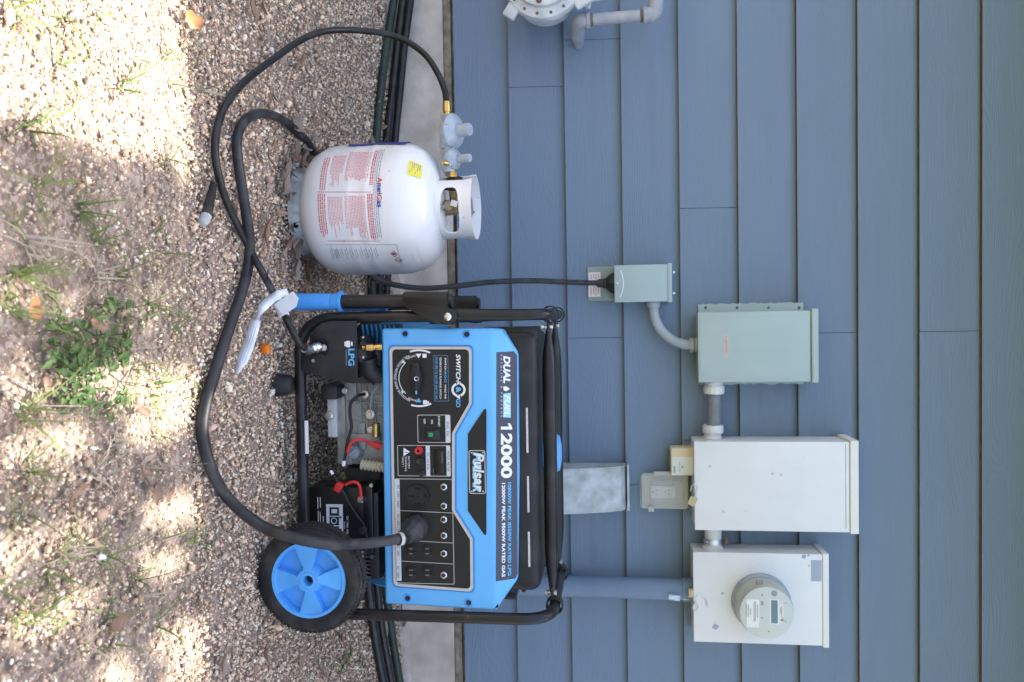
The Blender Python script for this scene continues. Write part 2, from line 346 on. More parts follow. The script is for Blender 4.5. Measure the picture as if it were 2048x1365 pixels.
# ================================================================== THE SETTING
def ground():
    xs = np.concatenate([[-60, -20, -8, -4], np.linspace(-2.4, 2.6, 120), [4, 8, 20, 60]]); ys = np.concatenate([[-60, -20, -8, -4], np.linspace(-2.8, .3, 90)])
    V = [(x, y, gz(x, y)-.006+.003*math.sin(23*x+1)*math.cos(19*y)) for y in ys for x in xs]; n = len(xs)
    Fc = [(j*n+i, j*n+i+1, (j+1)*n+i+1, (j+1)*n+i) for j in range(len(ys)-1) for i in range(n-1)]
    me = bpy.data.meshes.new('ground'); me.from_pydata(V, [], Fc)
    M = bpy.data.materials.new('gravelly_soil'); M.use_nodes = True; t = M.node_tree; b = t.nodes['Principled BSDF']; N = t.nodes.new; L = t.links.new
    tc = N('ShaderNodeTexCoord'); vo = N('ShaderNodeTexVoronoi'); vo.inputs['Scale'].default_value = 130; L(tc.outputs['Object'], vo.inputs['Vector'])
    n1 = N('ShaderNodeTexNoise'); n1.inputs['Scale'].default_value = 7; n1.inputs['Detail'].default_value = 9; L(tc.outputs['Object'], n1.inputs['Vector'])
    r = N('ShaderNodeValToRGB'); e = r.color_ramp.elements; e[0].position = .35; e[1].position = .7; e[0].color = (.17, .125, .09, 1); e[1].color = (.33, .25, .19, 1)
    L(n1.outputs['Fac'], r.inputs[0])
    sr = N('ShaderNodeSeparateColor'); L(vo.outputs['Color'], sr.inputs[0])
    r2_ = N('ShaderNodeValToRGB'); e2 = r2_.color_ramp.elements; e2[0].color = (.13, .10, .08, 1); e2[1].color = (.55, .48, .42, 1); em = r2_.color_ramp.elements.new(.55); em.color = (.33, .25, .20, 1); L(sr.outputs[0], r2_.inputs[0])
    mx = N('ShaderNodeMix'); mx.data_type = 'RGBA'; mx.inputs[0].default_value = .5; L(r.outputs[0], mx.inputs[6]); L(r2_.outputs[0], mx.inputs[7])
    sx = N('ShaderNodeSeparateXYZ'); L(tc.outputs['Object'], sx.inputs[0])      # unseen far ground darkened to lawn green to cut bounce onto the wall
    lm = N('ShaderNodeMapRange'); lm.inputs[1].default_value = -2.7; lm.inputs[2].default_value = -3.4; L(sx.outputs[1], lm.inputs[0])
    lw = N('ShaderNodeMix'); lw.data_type = 'RGBA'; L(lm.outputs[0], lw.inputs[0]); L(mx.outputs[2], lw.inputs[6]); lw.inputs[7].default_value = (.085, .115, .04, 1); mx = lw
    hs = N('ShaderNodeHueSaturation'); hs.inputs['Saturation'].default_value = .95; L(mx.outputs[2], hs.inputs['Color']); L(hs.outputs[0], b.inputs['Base Color'])
    bp = N('ShaderNodeBump'); bp.inputs['Strength'].default_value = .8; bp.inputs['Distance'].default_value = .004; bp.invert = True
    L(vo.outputs['Distance'], bp.inputs['Height']); L(bp.outputs[0], b.inputs['Normal']); b.inputs['Roughness'].default_value = .95
    o = obj('ground', me, M, origin=(0, 0, 0), smooth=180); o['kind'] = 'structure'; o['label'] = 'sandy soil with crushed gravel along the house'; o['category'] = 'ground'
ground()
def pebbles():
    # vectorised crushed stones: one joined mesh
    ph = (1+5**.5)/2
    ico = np.array([(-1, ph, 0), (1, ph, 0), (-1, -ph, 0), (1, -ph, 0), (0, -1, ph), (0, 1, ph), (0, -1, -ph), (0, 1, -ph), (ph, 0, -1), (ph, 0, 1), (-ph, 0, -1), (-ph, 0, 1)])/math.hypot(1, ph)
    icf = np.array([(0, 11, 5), (0, 5, 1), (0, 1, 7), (0, 7, 10), (0, 10, 11), (1, 5, 9), (5, 11, 4), (11, 10, 2), (10, 7, 6), (7, 1, 8), (3, 9, 4), (3, 4, 2), (3, 2, 6), (3, 6, 8), (3, 8, 9), (4, 9, 5), (2, 4, 11), (6, 2, 10), (8, 6, 7), (9, 8, 1)])
    octv = np.array([(1, 0, 0), (-1, 0, 0), (0, 1, 0), (0, -1, 0), (0, 0, 1), (0, 0, -1)], float)
    octf = np.array([(0, 2, 4), (2, 1, 4), (1, 3, 4), (3, 0, 4), (2, 0, 5), (1, 2, 5), (3, 1, 5), (0, 3, 5)])
    pal = np.array([(.55, .45, .38), (.46, .36, .30), (.60, .52, .45), (.70, .65, .60), (.36, .27, .22), (.55, .40, .33), (.27, .22, .19), (.45, .42, .39), (.50, .37, .27)])
    pw = np.array([.2, .2, .16, .07, .14, .09, .05, .06, .03])
    Vs, Fs, Cs = [], [], []; base = 0
    def batch(n, base_v, base_f, s0, s1, sink, dens):
        nonlocal base
        y = RN.uniform(-2.0, .0, n*3); hw = np.where(y < -1.0, .75+.55*(y+2.0), 1.3)
        x = RN.uniform(-1.45, 1.6, n*3); keep = np.abs(x-.05) < hw+.25
        keep &= RN.uniform(0, 1, n*3) < dens(x, y)
        x, y = x[keep][:n], y[keep][:n]; n = len(x)
        g = np.where(y > -1, -.205+.045*y, -.25+.01*(y+1))+.004*np.sin(7*x+3*y)*np.sin(5*y+1)
        s = s0+(s1-s0)*RN.uniform(0, 1, n)**2.2
        sc = s[:, None]*RN.uniform(.5, 1.35, (n, 3)); sc[:, 2] *= .75
        v = base_v[None]*(1+RN.uniform(-.24, .24, (n, len(base_v), 1)))*sc[:, None, :]
        q = RN.normal(size=(n, 4)); q[:, 1:3] *= .45; q /= np.linalg.norm(q, axis=1)[:, None]; w, a, b_, c = q.T
        R = np.stack([np.stack([1-2*(b_*b_+c*c), 2*(a*b_-c*w), 2*(a*c+b_*w)], -1), np.stack([2*(a*b_+c*w), 1-2*(a*a+c*c), 2*(b_*c-a*w)], -1), np.stack([2*(a*c-b_*w), 2*(b_*c+a*w), 1-2*(a*a+b_*b_)], -1)], 1)
        v = np.einsum('nij,nkj->nki', R, v)
        v += np.stack([x, y, g+s*sink*RN.uniform(-.2, 1, n)], -1)[:, None, :]
        Vs.append(v.reshape(-1, 3)); k = len(base_v)
        Fs.append((base_f[None]+(np.arange(n)*k)[:, None, None]+base).reshape(-1, 3)); base += n*k
        c = np.minimum(pal[RN.choice(len(pal), n, p=pw)]*RN.uniform(.76, 1.6, (n, 1))*np.array([1.06, .99, .83]), .85)
        Cs.append(np.repeat(c, k, 0))
    soil = lambda x, y: np.clip(1-1.0*((y < -1.22)*(.62+.45*np.sin(9*x+2)*np.cos(8*y))), .16, 1)
    batch(66000, ico, icf, .0020, .0050, .35, soil)
    batch(1100, ico, icf, .006, .0105, .3, soil)
    batch(62000, octv, octf, .0014, .0034, .6, lambda x, y: np.ones_like(x))
    V = np.concatenate(Vs).astype(np.float32); Fc = np.concatenate(Fs).astype(np.int32); C = np.concatenate(Cs)
    me = bpy.data.meshes.new('gravel'); nf = len(Fc)
    me.vertices.add(len(V)); me.vertices.foreach_set('co', V.ravel()); me.loops.add(nf*3); me.loops.foreach_set('vertex_index', Fc.ravel())
    me.polygons.add(nf); me.polygons.foreach_set('loop_start', np.arange(0, nf*3, 3, dtype=np.int32)); me.update(calc_edges=True)
    ca = me.color_attributes.new('stone', 'FLOAT_COLOR', 'POINT'); ca.data.foreach_set('color', np.concatenate([C, np.ones((len(C), 1))], 1).astype(np.float32).ravel())
    M = bpy.data.materials.new('crushed_granite'); M.use_nodes = True; t = M.node_tree; b = t.nodes['Principled BSDF']
    a = t.nodes.new('ShaderNodeAttribute'); a.attribute_name = 'stone'; t.links.new(a.outputs['Color'], b.inputs['Base Color']); b.inputs['Roughness'].default_value = .8
    me.materials.append(M); o = bpy.data.objects.new('gravel', me); COL.objects.link(o); o['kind'] = 'stuff'; o['label'] = 'pinkish tan crushed gravel covering the soil'; o['category'] = 'gravel'
pebbles()

# ---- the house: lap siding planks, foundation, eaves
house = thing('house', (0, .1, -.3), 'house wall of slate blue lap siding on a concrete foundation', 'house')
E_ = .1778
XL, XR = -5.0, 5.0
def wallx(px, py): return at(px, py, -.01).x
joints = {1: [wallx(1075, 174)], 2: [wallx(1140, 82), wallx(1200, 676)], 3: [wallx(1262, 969)], 4: [wallx(1430, 416), wallx(1385, 880)], 6: [wallx(1680, 666)], 8: [wallx(1905, 663)], 0: [2.0], 5: [-1.6], 7: [1.9], 9: [2.3], 10: [-2.4]}
for k in range(11):
    z0 = k*E_+(.0 if k else .0015); js = [XL]+sorted(joints.get(k, [.9*((k*37) % 5)-1.8]))+[XR]
    for a, b_ in zip(js, js[1:]):
        a2 = a+(.0008 if a != XL else 0); b2 = b_-(.0008 if b_ != XR else 0); b = B(); dz = random.uniform(-.0006, .0006)
        zt = z0+E_+.028; prof = [(-.0195, z0+dz), (-.0195+.0008, z0+dz-.0014), (.0015, z0+dz-.0014), (.0075, zt), (.0015, zt)]
        va = [b.bm.verts.new((a2, y, z)) for y, z in prof]; vb = [b.bm.verts.new((b2, y, z)) for y, z in prof]
        for i in range(5): b.bm.faces.new((va[i], vb[i], vb[(i+1) % 5], va[(i+1) % 5]))
        b.bm.faces.new(va[::-1]); b.bm.faces.new(vb)
        o = obj('plank', b, 'siding', house, smooth=0); o.data.materials.append(MT['seamshade'])
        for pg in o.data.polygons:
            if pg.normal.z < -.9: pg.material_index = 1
obj('wall', B().box((XL, .0085, -.02), (XR, .16, 2.05)), 'mortar', house)
b = B(); b.box((XL, -.004, -.6), (XR, .16, -.036), .004); obj('foundation', b, 'conc', house)
b = B(); b.box((XL, .0085, -.0355), (XR, .15, -.0205)); obj('sill_gap', b, 'mortar', house)
b = B(); b.box((XL, -.006, -.0350), (XR, .008, -.010), .003); obj('sill_strip', b, 'mortar', house)
b = B()                                             # broken footing lip along the base
n = 240; top, fr, bo = [], [], []
for i in range(n+1):
    x = -2.6+5.4*i/n; j = .010*math.sin(9*x)+.007*math.sin(31*x+1)+.005*random.uniform(-1, 1); h = -.188+.008*math.sin(5*x+1)+.004*random.uniform(-1, 1)
    top.append(b.bm.verts.new((x, -.003, h+.004))); fr.append(b.bm.verts.new((x, -.052-j, h-.004+.004*random.uniform(-1, 1)))); bo.append(b.bm.verts.new((x, -.060-j, -.26)))
for i in range(n):
    b.bm.faces.new((top[i], fr[i], fr[i+1], top[i+1])); b.bm.faces.new((fr[i], bo[i], bo[i+1], fr[i+1]))
obj('footing_lip', b, 'conc', house, smooth=25)
ys, ze = -.55, 1.95                                  # eave that shades the wall and the ground beside it
obj('soffit', B().box((XL, ys+.02, ze+.02), (XR, .15, ze+.04)), 'soffit', house)
obj('fascia_board', B().box((XL, ys, ze), (XR, ys+.02, ze+.16)), 'soffit', house)
b = B(); b.quad((XL, ys-.0, ze+.165), (XR, ys-.0, ze+.165), (XR, 4.5, ze+2.4), (XL, 4.5, ze+2.4)); b.quad((XL, 4.5, ze+2.4), (XR, 4.5, ze+2.4), (XR, 9.4, ze+.1), (XL, 9.4, ze+.1)); obj('roof', b, 'shingle', house)

# ================================================================== WALL EQUIPMENT
def screw(b, c, r=.0035, ax=(0, -1, 0), h=.002): b.lathe([(0, h), (r*.8, h), (r, h*.4), (r, 0)], c, ax, 10); return b
# -- power inlet box
y = -.095
x0, x1, z0, z1 = R2(530, 604, 1229, 1336, y); bk = R2(533, 602, 1175, 1300, -.018)
t = thing('inlet_box', ((x0+x1)/2, -.05, bk[2]), 'small grey-green power inlet box with the black cord plugged in from below', 'inlet box')
obj('back_plate', B().box((bk[0], -.020, bk[2]), (bk[1], -.0168, z1+.004), .0008), 'green2', t)
b = B(); w = .002
b.box((x0, y, z0), (x1, y+w, z1), .0007); b.box((x0, y+.0021, z0), (x0+w, -.0205, z1), .0005); b.box((x1-w, y+.0021, z0), (x1, -.0205, z1), .0005); b.box((x0+w+.0002, y+.0022, z1-w-.04), (x1-w-.0002, -.0206, z1-.04))
obj('cover', b, 'green', t)
lid = obj('lid', B().box((x0-.003, y-.003, z1-.0005), (x1+.003, -.0167, z1+.012), .0015), 'green', t)
b = B()
for u in (545, 587): screw(b, at(1346, u, -.05), .004, (0, 0, 1), .006)
obj('screw', b, 'zinc', t)
obj('screw', screw(B(), at(1235, 567, y-.0002), .0042), 'zinc', t)
b = B(); arc = [at(1241+3*math.sin(i/10*math.pi)*2, 540+55*i/10, y-.0006) for i in range(11)]
for p, q in zip(arc, arc[1:]): b.quad(p+Vector((0, 0, -.0015)), q+Vector((0, 0, -.0015)), q+Vector((0, 0, .0015)), p+Vector((0, 0, .0015)))
obj('painted_arc', b, 'white', t)
for a, c in ((545, 561), (571, 594)):
    st = obj('sticker', pbox(a, c, 1177, 1201, -.0212, .0008, .0), 'white', t)
    b = B()
    for i in range(4): pbox(a+3, c-2-3*(i % 2), 1181+5*i, 1183+5*i, -.0217, .0003, 0, b)
    obj('print', b, 'redink', st)
# -- curved conduit to the transfer switch
yc = -.055
t = thing('curved_conduit', at(1308, 606, yc), 'thin grey conduit curving from the inlet box up into the green-grey cabinet', 'conduit')
pts = catmull([at(1307, 603, yc), at(1308, 622, yc), at(1312, 642, yc), at(1325, 664, yc), at(1346, 681, yc), at(1368, 689, yc), at(1384, 691, yc)], 8)
obj('pipe', B().tube(pts, .0155, 14), 'pvc', t)
b = B(); p = at(1307, 604, yc); b.cyl(p, p+Vector((.018, 0, 0)), .0215, .019, 16, .002); obj('collar', b, 'pvc', t)
b = B(); p = at(1379, 691, yc); hexnut(b, p, (0, 0, 1), .022, .014); b.cyl(p+Vector((0, 0, .0145)), p+Vector((0, 0, .026)), .0225, .0225, 18, .002); obj('lock_nut', b, 'pvc', t)
# -- transfer switch cabinet
y = -.115
x0, x1, z0, z1 = R2(623, 765, 1396, 1623, y)
t = thing('transfer_switch', ((x0+x1)/2, -.06, z0), 'plain green-grey metal switch cabinet with a faded red sticker, between two conduits', 'cabinet')
fl = R2(607, 769, 1397, 1607, -.02)
b = B(); N = 40; tp = []; bt = []
for i in range(N+1):
    x = fl[0]+(fl[1]-fl[0])*i/N
for (zz0, zz1) in ((fl[2], fl[3]),):
    L = [(fl[0]+random.uniform(-.002, .002), zz0+(zz1-zz0)*i/N) for i in range(N+1)]; Rr = [(fl[1]+random.uniform(-.003, .002), zz0+(zz1-zz0)*i/N) for i in range(N+1)]
    b.prism([(a, c) for a, c in L[::-1]]+[(a, c) for a, c in Rr], -.0205, -.0168)
obj('back_flange', b, 'green', t, smooth=20)
obj('body', B().box((x0+.006, y+.004, z0+.004), (x1-.006, -.0207, z1-.002), .003), 'green', t)
b = B(); b.box((x0, y, z0), (x1, y+.012, z1-.001), .004); b.box((x0+.017, y-.0016, z0+.006), (x1-.012, y+.002, z1-.004), .0012); obj('door', b, 'green', t)
b = B(); b.box((x0-.005, y-.008, z1), (x1+.002, -.0208, z1+.019), .003); obj('rain_lip', b, 'green', t)
b = B()
for v in (1411, 1474, 1537, 1598): screw(b, at(v, 616, -.0206), .0045)
obj('screw', b, 'rust', t)
st = obj('sticker', pbox(669, 716, 1449, 1455, y-.0024, .0006, 0), mat('faded_sticker', (.62, .5, .40), .6, mott=.15, mscale=90), t)
b = B(); u = 671
while u < 712:
    w = random.uniform(2, 6); pbox(u, min(u+w, 714), 1451, 1454, y-.0028, .0003, 0, b); u += w+1.6
obj('print', b, 'redink', st)
# -- liquid-tight flexible conduit between the cabinets
yc = -.07
t = thing('flexible_conduit', at(1427, 775, yc), 'ribbed grey flexible conduit with white nuts joining the green-grey and white cabinets', 'conduit')
p0 = at(1428, 787, yc); p1 = at(1427, 851, yc); d = (p1-p0)
b = B(); prof = []; n = 22
for i in range(n*4+1): prof.append((.0205+.0011*(1 if i % 4 in (1, 2) else -1), d.length*i/(n*4)))
b.lathe(prof, p0, d, 20); obj('flexible_tube', b, 'flex', t)
for u0, u1, v, fl in ((771, 788, 1428, 1), (850, 867, 1426, 1)):
    a = at(v, u0, yc); c = at(v, u1, yc); L = (c-a).length
    obj('compression_nut', B().lathe([(0, 0), (.029, 0), (.031, .003), (.031, L-.004), (.028, L), (0, L)], a, c-a, 48, flute=.025, nf=16), 'pvcw', t)
a = at(1425, 866, yc); c = at(1425, 884, yc); L = (c-a).length
obj('threaded_hub', B().lathe([(0, 0), (.026, 0), (.026, L*.3), (.028, L*.4), (.028, L*.6), (.0265, L*.65), (.0275, L), (0, L)], a, c-a, 24), 'pvcw', t)
obj('threaded_hub', B().cyl(at(1428, 762, yc), at(1428, 772, yc), .028, .028, 24), 'pvcw', t)
# -- white load centre
y = -.145
x0, x1, z0, z1 = R2(884, 1063, 1389, 1700, y)
t = thing('breaker_panel', ((x0+x1)/2, -.07, z0), 'tall plain white metal breaker panel between the grey cabinet and the meter box', 'breaker panel')
obj('body', B().box((x0+.003, y+.003, z0+.003), (x1-.003, -.0168, z1-.001), .002), 'whitep', t)
b = B(); b.box((x0, y, z0), (x1, y+.010, z1-.001), .0015); obj('door', b, 'whitep', t)
x0b, x1b, _, z1b = R2(882, 1065, 1389, 1718, y-.006)
b = B(); b.prism([(0, 0)]*0 or [(x0-.004, z1), (x1+.003, z1), (x1+.003, z1b), (x0-.004, z1b)], y-.006, -.0168, .002); obj('rain_lip', b, 'whitep', t)
b = B(); pbox(888, 1058, 1691, 1692.3, y-.0004, .0003, 0, b); obj('door_seam', b, 'greyink', t)
b = B()
for u, v in ((948, 1545), (950, 1562), (933, 1420), (1023, 1447)): b.lathe([(0, .0003), (.004, .0003), (.0045, 0)], at(v, u, y-.0001), (0, -1, 0), 10)
obj('scuff', b, mat('scuff', (.58, .58, .57), .6), t)
# -- nipple between panel and meter box
yc = -.07
t = thing('white_nipple', at(1426, 1064, yc), 'short white plastic pipe with a perforated metal strap above the meter box', 'pipe')
obj('pipe', B().cyl(at(1426, 1056, yc), at(1426, 1092, yc), .0255, .0255, 28), 'pvcw', t)
a = at(1426, 1076.5, yc); c = at(1426, 1086, yc); L = (c-a).length
strap = obj('pipe_strap', B().lathe([(.0258, 0), (.0278, 0), (.0278, L), (.0258, L)], a, c-a, 28), 'zinc', t)
b = B()
for k in range(7):
    an = rad(200+k*24); pp = (a+c)/2+Vector((0, math.cos(an), math.sin(an)))*.0279
    b.lathe([(0, .0003), (.0042, .0003), (.0042, 0)], pp, (0, math.cos(an), math.sin(an)), 10)
obj('strap_hole', b, 'white', strap)
b = B(); p = at(1449, 1081, yc); hexnut(b, p, (0, 0, 1), .010, .012); b.cyl(p-Vector((.012, 0, -.004)), p+Vector((.012, 0, .004)), .005); obj('strap_bolt', b, 'rust', t)
a = at(1425, 1090, yc); c = at(1425, 1101, yc); L = (c-a).length
obj('hub', B().lathe([(0, 0), (.027, 0), (.033, L*.4), (.034, L), (0, L)], a, c-a, 28), 'pvcw', t)
# -- meter box
y = -.125
x0, x1, z0, z1 = R2(1107, 1288, 1387, 1645, y)
t = thing('meter_box', ((x0+x1)/2, -.07, z0), 'white metal meter socket box with grey paint patches below the breaker panel', 'meter box')
obj('body', B().box((x0+.003, y+.003, z0+.003), (x1-.003, -.0168, z1-.001), .002), 'whitep', t)
obj('cover', B().box((x0, y, z0), (x1, y+.012, z1), .0015), 'whitep', t)
obj('rain_lip', B().box((x0-.003, y-.004, z1+.0005), (x1+.004, -.0168, z1+.018), .002), 'whitep', t)
obj('grey_patch', pbox(1121, 1163, 1622, 1643, y-.0006, .0004, 0), 'sticker', t)
b = B()
for v, u, r in ((1608, 1114, 8), (1617, 1111, 4), (1431, 1254, 11), (1445, 1187, 5), (1618, 1132, 3)):
    pol = [(v+r*.7*math.cos(a)*random.uniform(.6, 1.2), u+r*.6*math.sin(a)*random.uniform(.6, 1.2)) for a in [k*math.pi/5 for k in range(10)]]
    P3 = [at(vv, uu, y-.0005) for vv, uu in pol]; b.bm.faces.new([b.bm.verts.new(p) for p in P3])
obj('chipped_paint', b, 'sticker', t)
# -- electricity meter
mc = at(1521, 1203, y-.0); mb = Vector((mc.x, y, mc.z)); Rm = .0815
t = thing('electric_meter', mb, 'round electric meter with a small screen on the white meter box', 'electric meter')
obj('socket_ring', B().lathe([(Rm*.9, 0), (Rm*1.06, 0), (Rm*1.06, .016), (Rm*1.01, .020), (Rm*.95, .02)], mb, (0, -1, 0), 48), 'castzinc', t)
obj('housing', B().lathe([(Rm*.98, .012), (Rm*.99, .03), (Rm*.97, .078), (Rm*.93, .092), (0, .092)], mb, (0, -1, 0), 48), 'meterside', t)
yf = y-.0932; fc = Vector((mb.x, yf, mb.z))
face = obj('face', B().lathe([(0, .0006), (Rm*.915, .0006), (Rm*.93, 0)], fc, (0, -1, 0), 48), 'meterface', t)
yq = yf-.0012; cu, cv = 1222, 1534
fo = proj(fc); 
def mp(u, v): return fo[1]+(u-cu), fo[0]+(v-cv)
def mbox(u0, u1, v0, v1, m, name, dy=0, dep=.0008):
    a, c = mp(u0, v0); d_, e = mp(u1, v1); return obj(name, pbox(a, d_, c, e, yq-dy, dep, 0), m, face)
mbox(1195, 1251, 1494, 1519, 'outlet', 'rating_plate'); mbox(1195, 1245, 1540, 1559, 'outlet', 'screen_frame', .0003); mbox(1197, 1243, 1543, 1556, 'lcd', 'screen', .0009, .0005)
mbox(1204, 1241, 1559.5, 1567, 'outlet', 'number_label', .0002)
a, c = mp(1186, 1525); a2, _ = mp(1232, 1525)
for (u, v, w, h) in ((1186, 1525, 3, 3), (1203, 1525, 8, 5), (1232, 1525, 3, 3), (1202, 1572, 2, 3), (1239, 1572, 2, 3), (1259, 1538, 2, 3)): mbox(u-w/2, u+w/2, v-h/2, v+h/2, 'greyink', 'mark', .0004)
b = B(); a, c = mp(1183, 1549); b.lathe([(0, .001), (.0085, .001), (.0085, 0)], at(c, a, yq+.0005), (0, -1, 0), 16); obj('port', b, 'greyink', face)
b = B()
for v, u0, u1 in ((1515, 1206, 1232), (1511, 1199, 1238), (1508, 1201, 1240), (1501, 1213, 1226), (1497, 1206, 1230), (1493, 1204, 1228)):
    a, c = mp(u0, v); d_, e = mp(u1, v+1.4); pbox(a, d_, c, e, yq-.0006, .0003, 0, b)
for v, u0, u1 in ((1563.5, 1208, 1232), (1561, 1212, 1224)):
    a, c = mp(u0, v); d_, e = mp(u1, v+1.3); pbox(a, d_, c, e, yq-.0008, .0003, 0, b)
obj('print', b, 'greyink', face)
a, c = mp(1233, 1561); d_, e = mp(1239, 1567.5); text('9', a, d_, c, e, yq-.0009, 'blackink', face)
obj('latch', pbox(1162, 1172, 1513, 1527, y-.076, .01, .001), 'flex', t)
# -- meter seal tag
t = thing('meter_seal', at(1385, 1198, -.11), 'clear plastic seal tag with blue print wired below the meter box', 'seal tag')
obj('tag', B().obox(at(1349, 1196, -.115), (.016, .0015, .034), Matrix.Rotation(rad(8), 3, 'Y'), .0004), mat('seal_plastic', (.5, .62, .72), .2, mott=.3, mscale=120), t)
pts = catmull([at(1362, 1198, -.115), at(1378, 1200, -.12), at(1388, 1196, -.13), at(1399, 1190, -.132), at(1412, 1202, -.131), at(1414, 1214, -.13)], 5)
b = B().tube(pts, .0012, 6); b.tube(catmull([at(1384, 1202, -.12), at(1393, 1208, -.132), at(1396, 1216, -.132), at(1389, 1222, -.131), at(1386, 1214, -.128), at(1392, 1202, -.13)], 5), .0013, 6); obj('wire', b, 'zinc', t)
obj('lock', B().box(at(1377, 1180, -.128), at(1386, 1192, -.11), .002), 'tagm', t)
# -- riser conduit
yc = -.065; p1 = at(1386, 1180, yc); p0 = Vector((p1.x-.004, yc, -.26))
t = thing('riser_conduit', (p0.x, yc, -.23), 'thick blue-painted conduit rising behind the generator into the meter box', 'conduit')
obj('pipe', B().cyl(p0, p1-Vector((0, 0, .0)), .033, .033, 28), 'pipe', t)
obj('coupling', B().cyl(p1-Vector((0, 0, .035)), p1+Vector((0, 0, .001)), .037, .037, 28, .002), 'pipe', t)
# -- galvanised vent hood
t = thing('vent_hood', at(1180, 970, -.02), 'weathered galvanised vent hood on the siding behind the generator', 'vent hood')
zt = at(1253, 970, -.03).z; zb = zt-.29; xa = at(1200, 936, -.1).x; xb = at(1200, 1024, -.1).x
prof = [(-.0168, zb), (-.145, zb), (-.142, zb+.06), (-.128, zb+.15), (-.108, zb+.22), (-.085, zt-.018), (-.068, zt-.006), (-.05, zt-.002), (-.0168, zt-.002)]
b = B(); A = [b.bm.verts.new((xa, yy, z)) for yy, z in prof]; C = [b.bm.verts.new((xb, yy, z)) for yy, z in prof]; n = len(prof)
for i in range(n-1): b.bm.faces.new((A[i], C[i], C[i+1], A[i+1]))
b.bm.faces.new(A); b.bm.faces.new(C[::-1]); obj('hood', b, 'galv', t, smooth=30)
b = B(); b.box((xa-.004, -.074, zt+.0005), (xb+.003, -.0168, zt+.008), .002); obj('top_flange', b, 'galv', t)
b = B(); b.tube([(xa-.001, yy-.001, z) for yy, z in prof[1:-1]], .0022, 6); obj('side_seam', b, 'galv', t)
# -- weatherproof outlet
ya = -.075
t = thing('outdoor_outlet', at(1328, 985, -.02), 'white outlet under a clear plastic weather cover beside the breaker panel', 'outlet')
q = R2(948, 1018, 1284, 1376, -.03)
obj('base', B().prism(rrect(q[0], q[1], q[2], q[3], .008), -.03, -.0167, .002), 'cleargrey', t)
q = R2(973, 997, 1302, 1350, -.036)
of = obj('receptacle', B().box((q[0], -.036, q[2]), (q[1], -.0302, q[3]), .002), 'outlet', t)
b = B()
for v in (1313, 1338):
    for du in (-4, 4): pbox(985+du-1.2, 985+du+1.2, v-2, v+2, -.0365, .0008, 0, b)
    b.lathe([(0, .0005), (.003, .0005), (.003, 0)], at(v-7, 985, -.0361), (0, -1, 0), 10)
obj('slot', b, 'greyink', of)
q = R2(950, 1018, 1280, 1376, ya); out = rrect(q[0], q[1], q[2], q[3], .010); k = .0022
inn = rrect(q[0]+k, q[1]-k, q[2]+k, q[3]-k, .009)
b = B(); b.frame(out, inn, ya+k, -.0305); b.prism(out, ya, ya+k*.98, .0)
q2 = R2(964, 1006, 1300, 1364, ya-.006); b.prism(rrect(q2[0], q2[1], q2[2], q2[3], .01), ya-.005, ya-.0002, .003)
obj('clear_cover', b, 'clear', t)
obj('hinge', B().cyl(at(1306, 948, -.045), at(1344, 948, -.045), .0075, .0075, 12, .002), mat('hinge_plastic', (.55, .56, .52), .3), t)
obj('latch', pbox(1014, 1024, 1297, 1308, -.05, .012, .001), mat('latch_plastic', (.55, .56, .52), .3), t)
# -- cream box behind the outlet
t = thing('cream_box', at(1365, 920, -.02), 'small cream plastic box with a white label, partly behind the outlet cover', 'utility box')
q = R2(897, 952, 1342, 1396, -.075)
obj('body', B().box((q[0], -.075, q[2]), (q[1], -.0167, q[3]), .003), 'creambox', t)
q = R2(914, 952, 1343, 1396, -.0765); lb = obj('label_plate', B().box((q[0], -.0765, q[2]+.001), (q[1]-.002, -.0752, q[3]-.002), .0005), 'outlet', t)
b = B(); pbox(932, 937, 1363, 1367, -.077, .0004, 0, b); pbox(925, 945, 1359, 1360.2, -.077, .0004, 0, b); pbox(933, 946, 1347, 1351, -.077, .0004, 0, b); obj('print', b, mat('teal_ink', (.25, .45, .45), .5), lb)
t = thing('manila_tag', at(1381, 1002, -.15), 'manila paper tag on a bent wire at the corner of the breaker panel', 'tag')
obj('tag', B().obox(at(1385, 1003, -.152), (.027, .0008, .022), Matrix.Rotation(rad(25), 3, 'Y'), 0), 'tagm', t)
obj('wire', B().tube(catmull([at(1381, 983, -.152), at(1384, 972, -.155), at(1391, 967, -.156), at(1396, 973, -.155), at(1394, 981, -.152), at(1388, 995, -.1535)], 5), .0014, 6), 'zinc', t)
# -- gas meter and pipe at the frame edge
t = thing('gas_meter', at(1085, -30, -.22), 'pale grey round gas meter body cut off by the picture edge above the siding', 'gas meter')
yg = -.2; c = at(1088, -38, yg); Rg = .118
obj('housing', B().lathe([(0, .05), (Rg*.55, .05), (Rg*.74, .042), (Rg*.76, .026), (Rg*.97, .018), (Rg*1.0, .010), (Rg*1.0, -.004), (Rg*.9, -.012), (Rg*.82, -.10), (0, -.11)], c, (0, -1, 0), 48), 'gasm', t)
b = B()
for k in range(16):
    an = k*math.pi/8+.2; screw(b, c+Vector((math.cos(an)*Rg*.87, -.0215, math.sin(an)*Rg*.87)), .0045, h=.003)
obj('bolt', b, mat('dark_bolt', (.16, .14, .12), .5, metal=.6), t)
obj('plug', B().lathe([(0, .006), (.007, .006), (.0085, .002), (.0085, -.003)], c+Vector((Rg*.62, -.0475, -.012)), (0, -1, 0), 16), mat('copper_plug', (.22, .10, .06), .5, metal=.5), t)
b = B(); b.obox(c+Vector((Rg*.72, -.006, -Rg*.82)), (.045, .018, .04), Matrix.Rotation(.6, 3, 'Y'), .006); b.obox(c+Vector((Rg*.45, -.006, Rg*.96)), (.06, .018, .07), Matrix.Rotation(-.5, 3, 'Y'), .008); obj('lug', b, 'gasm', t)
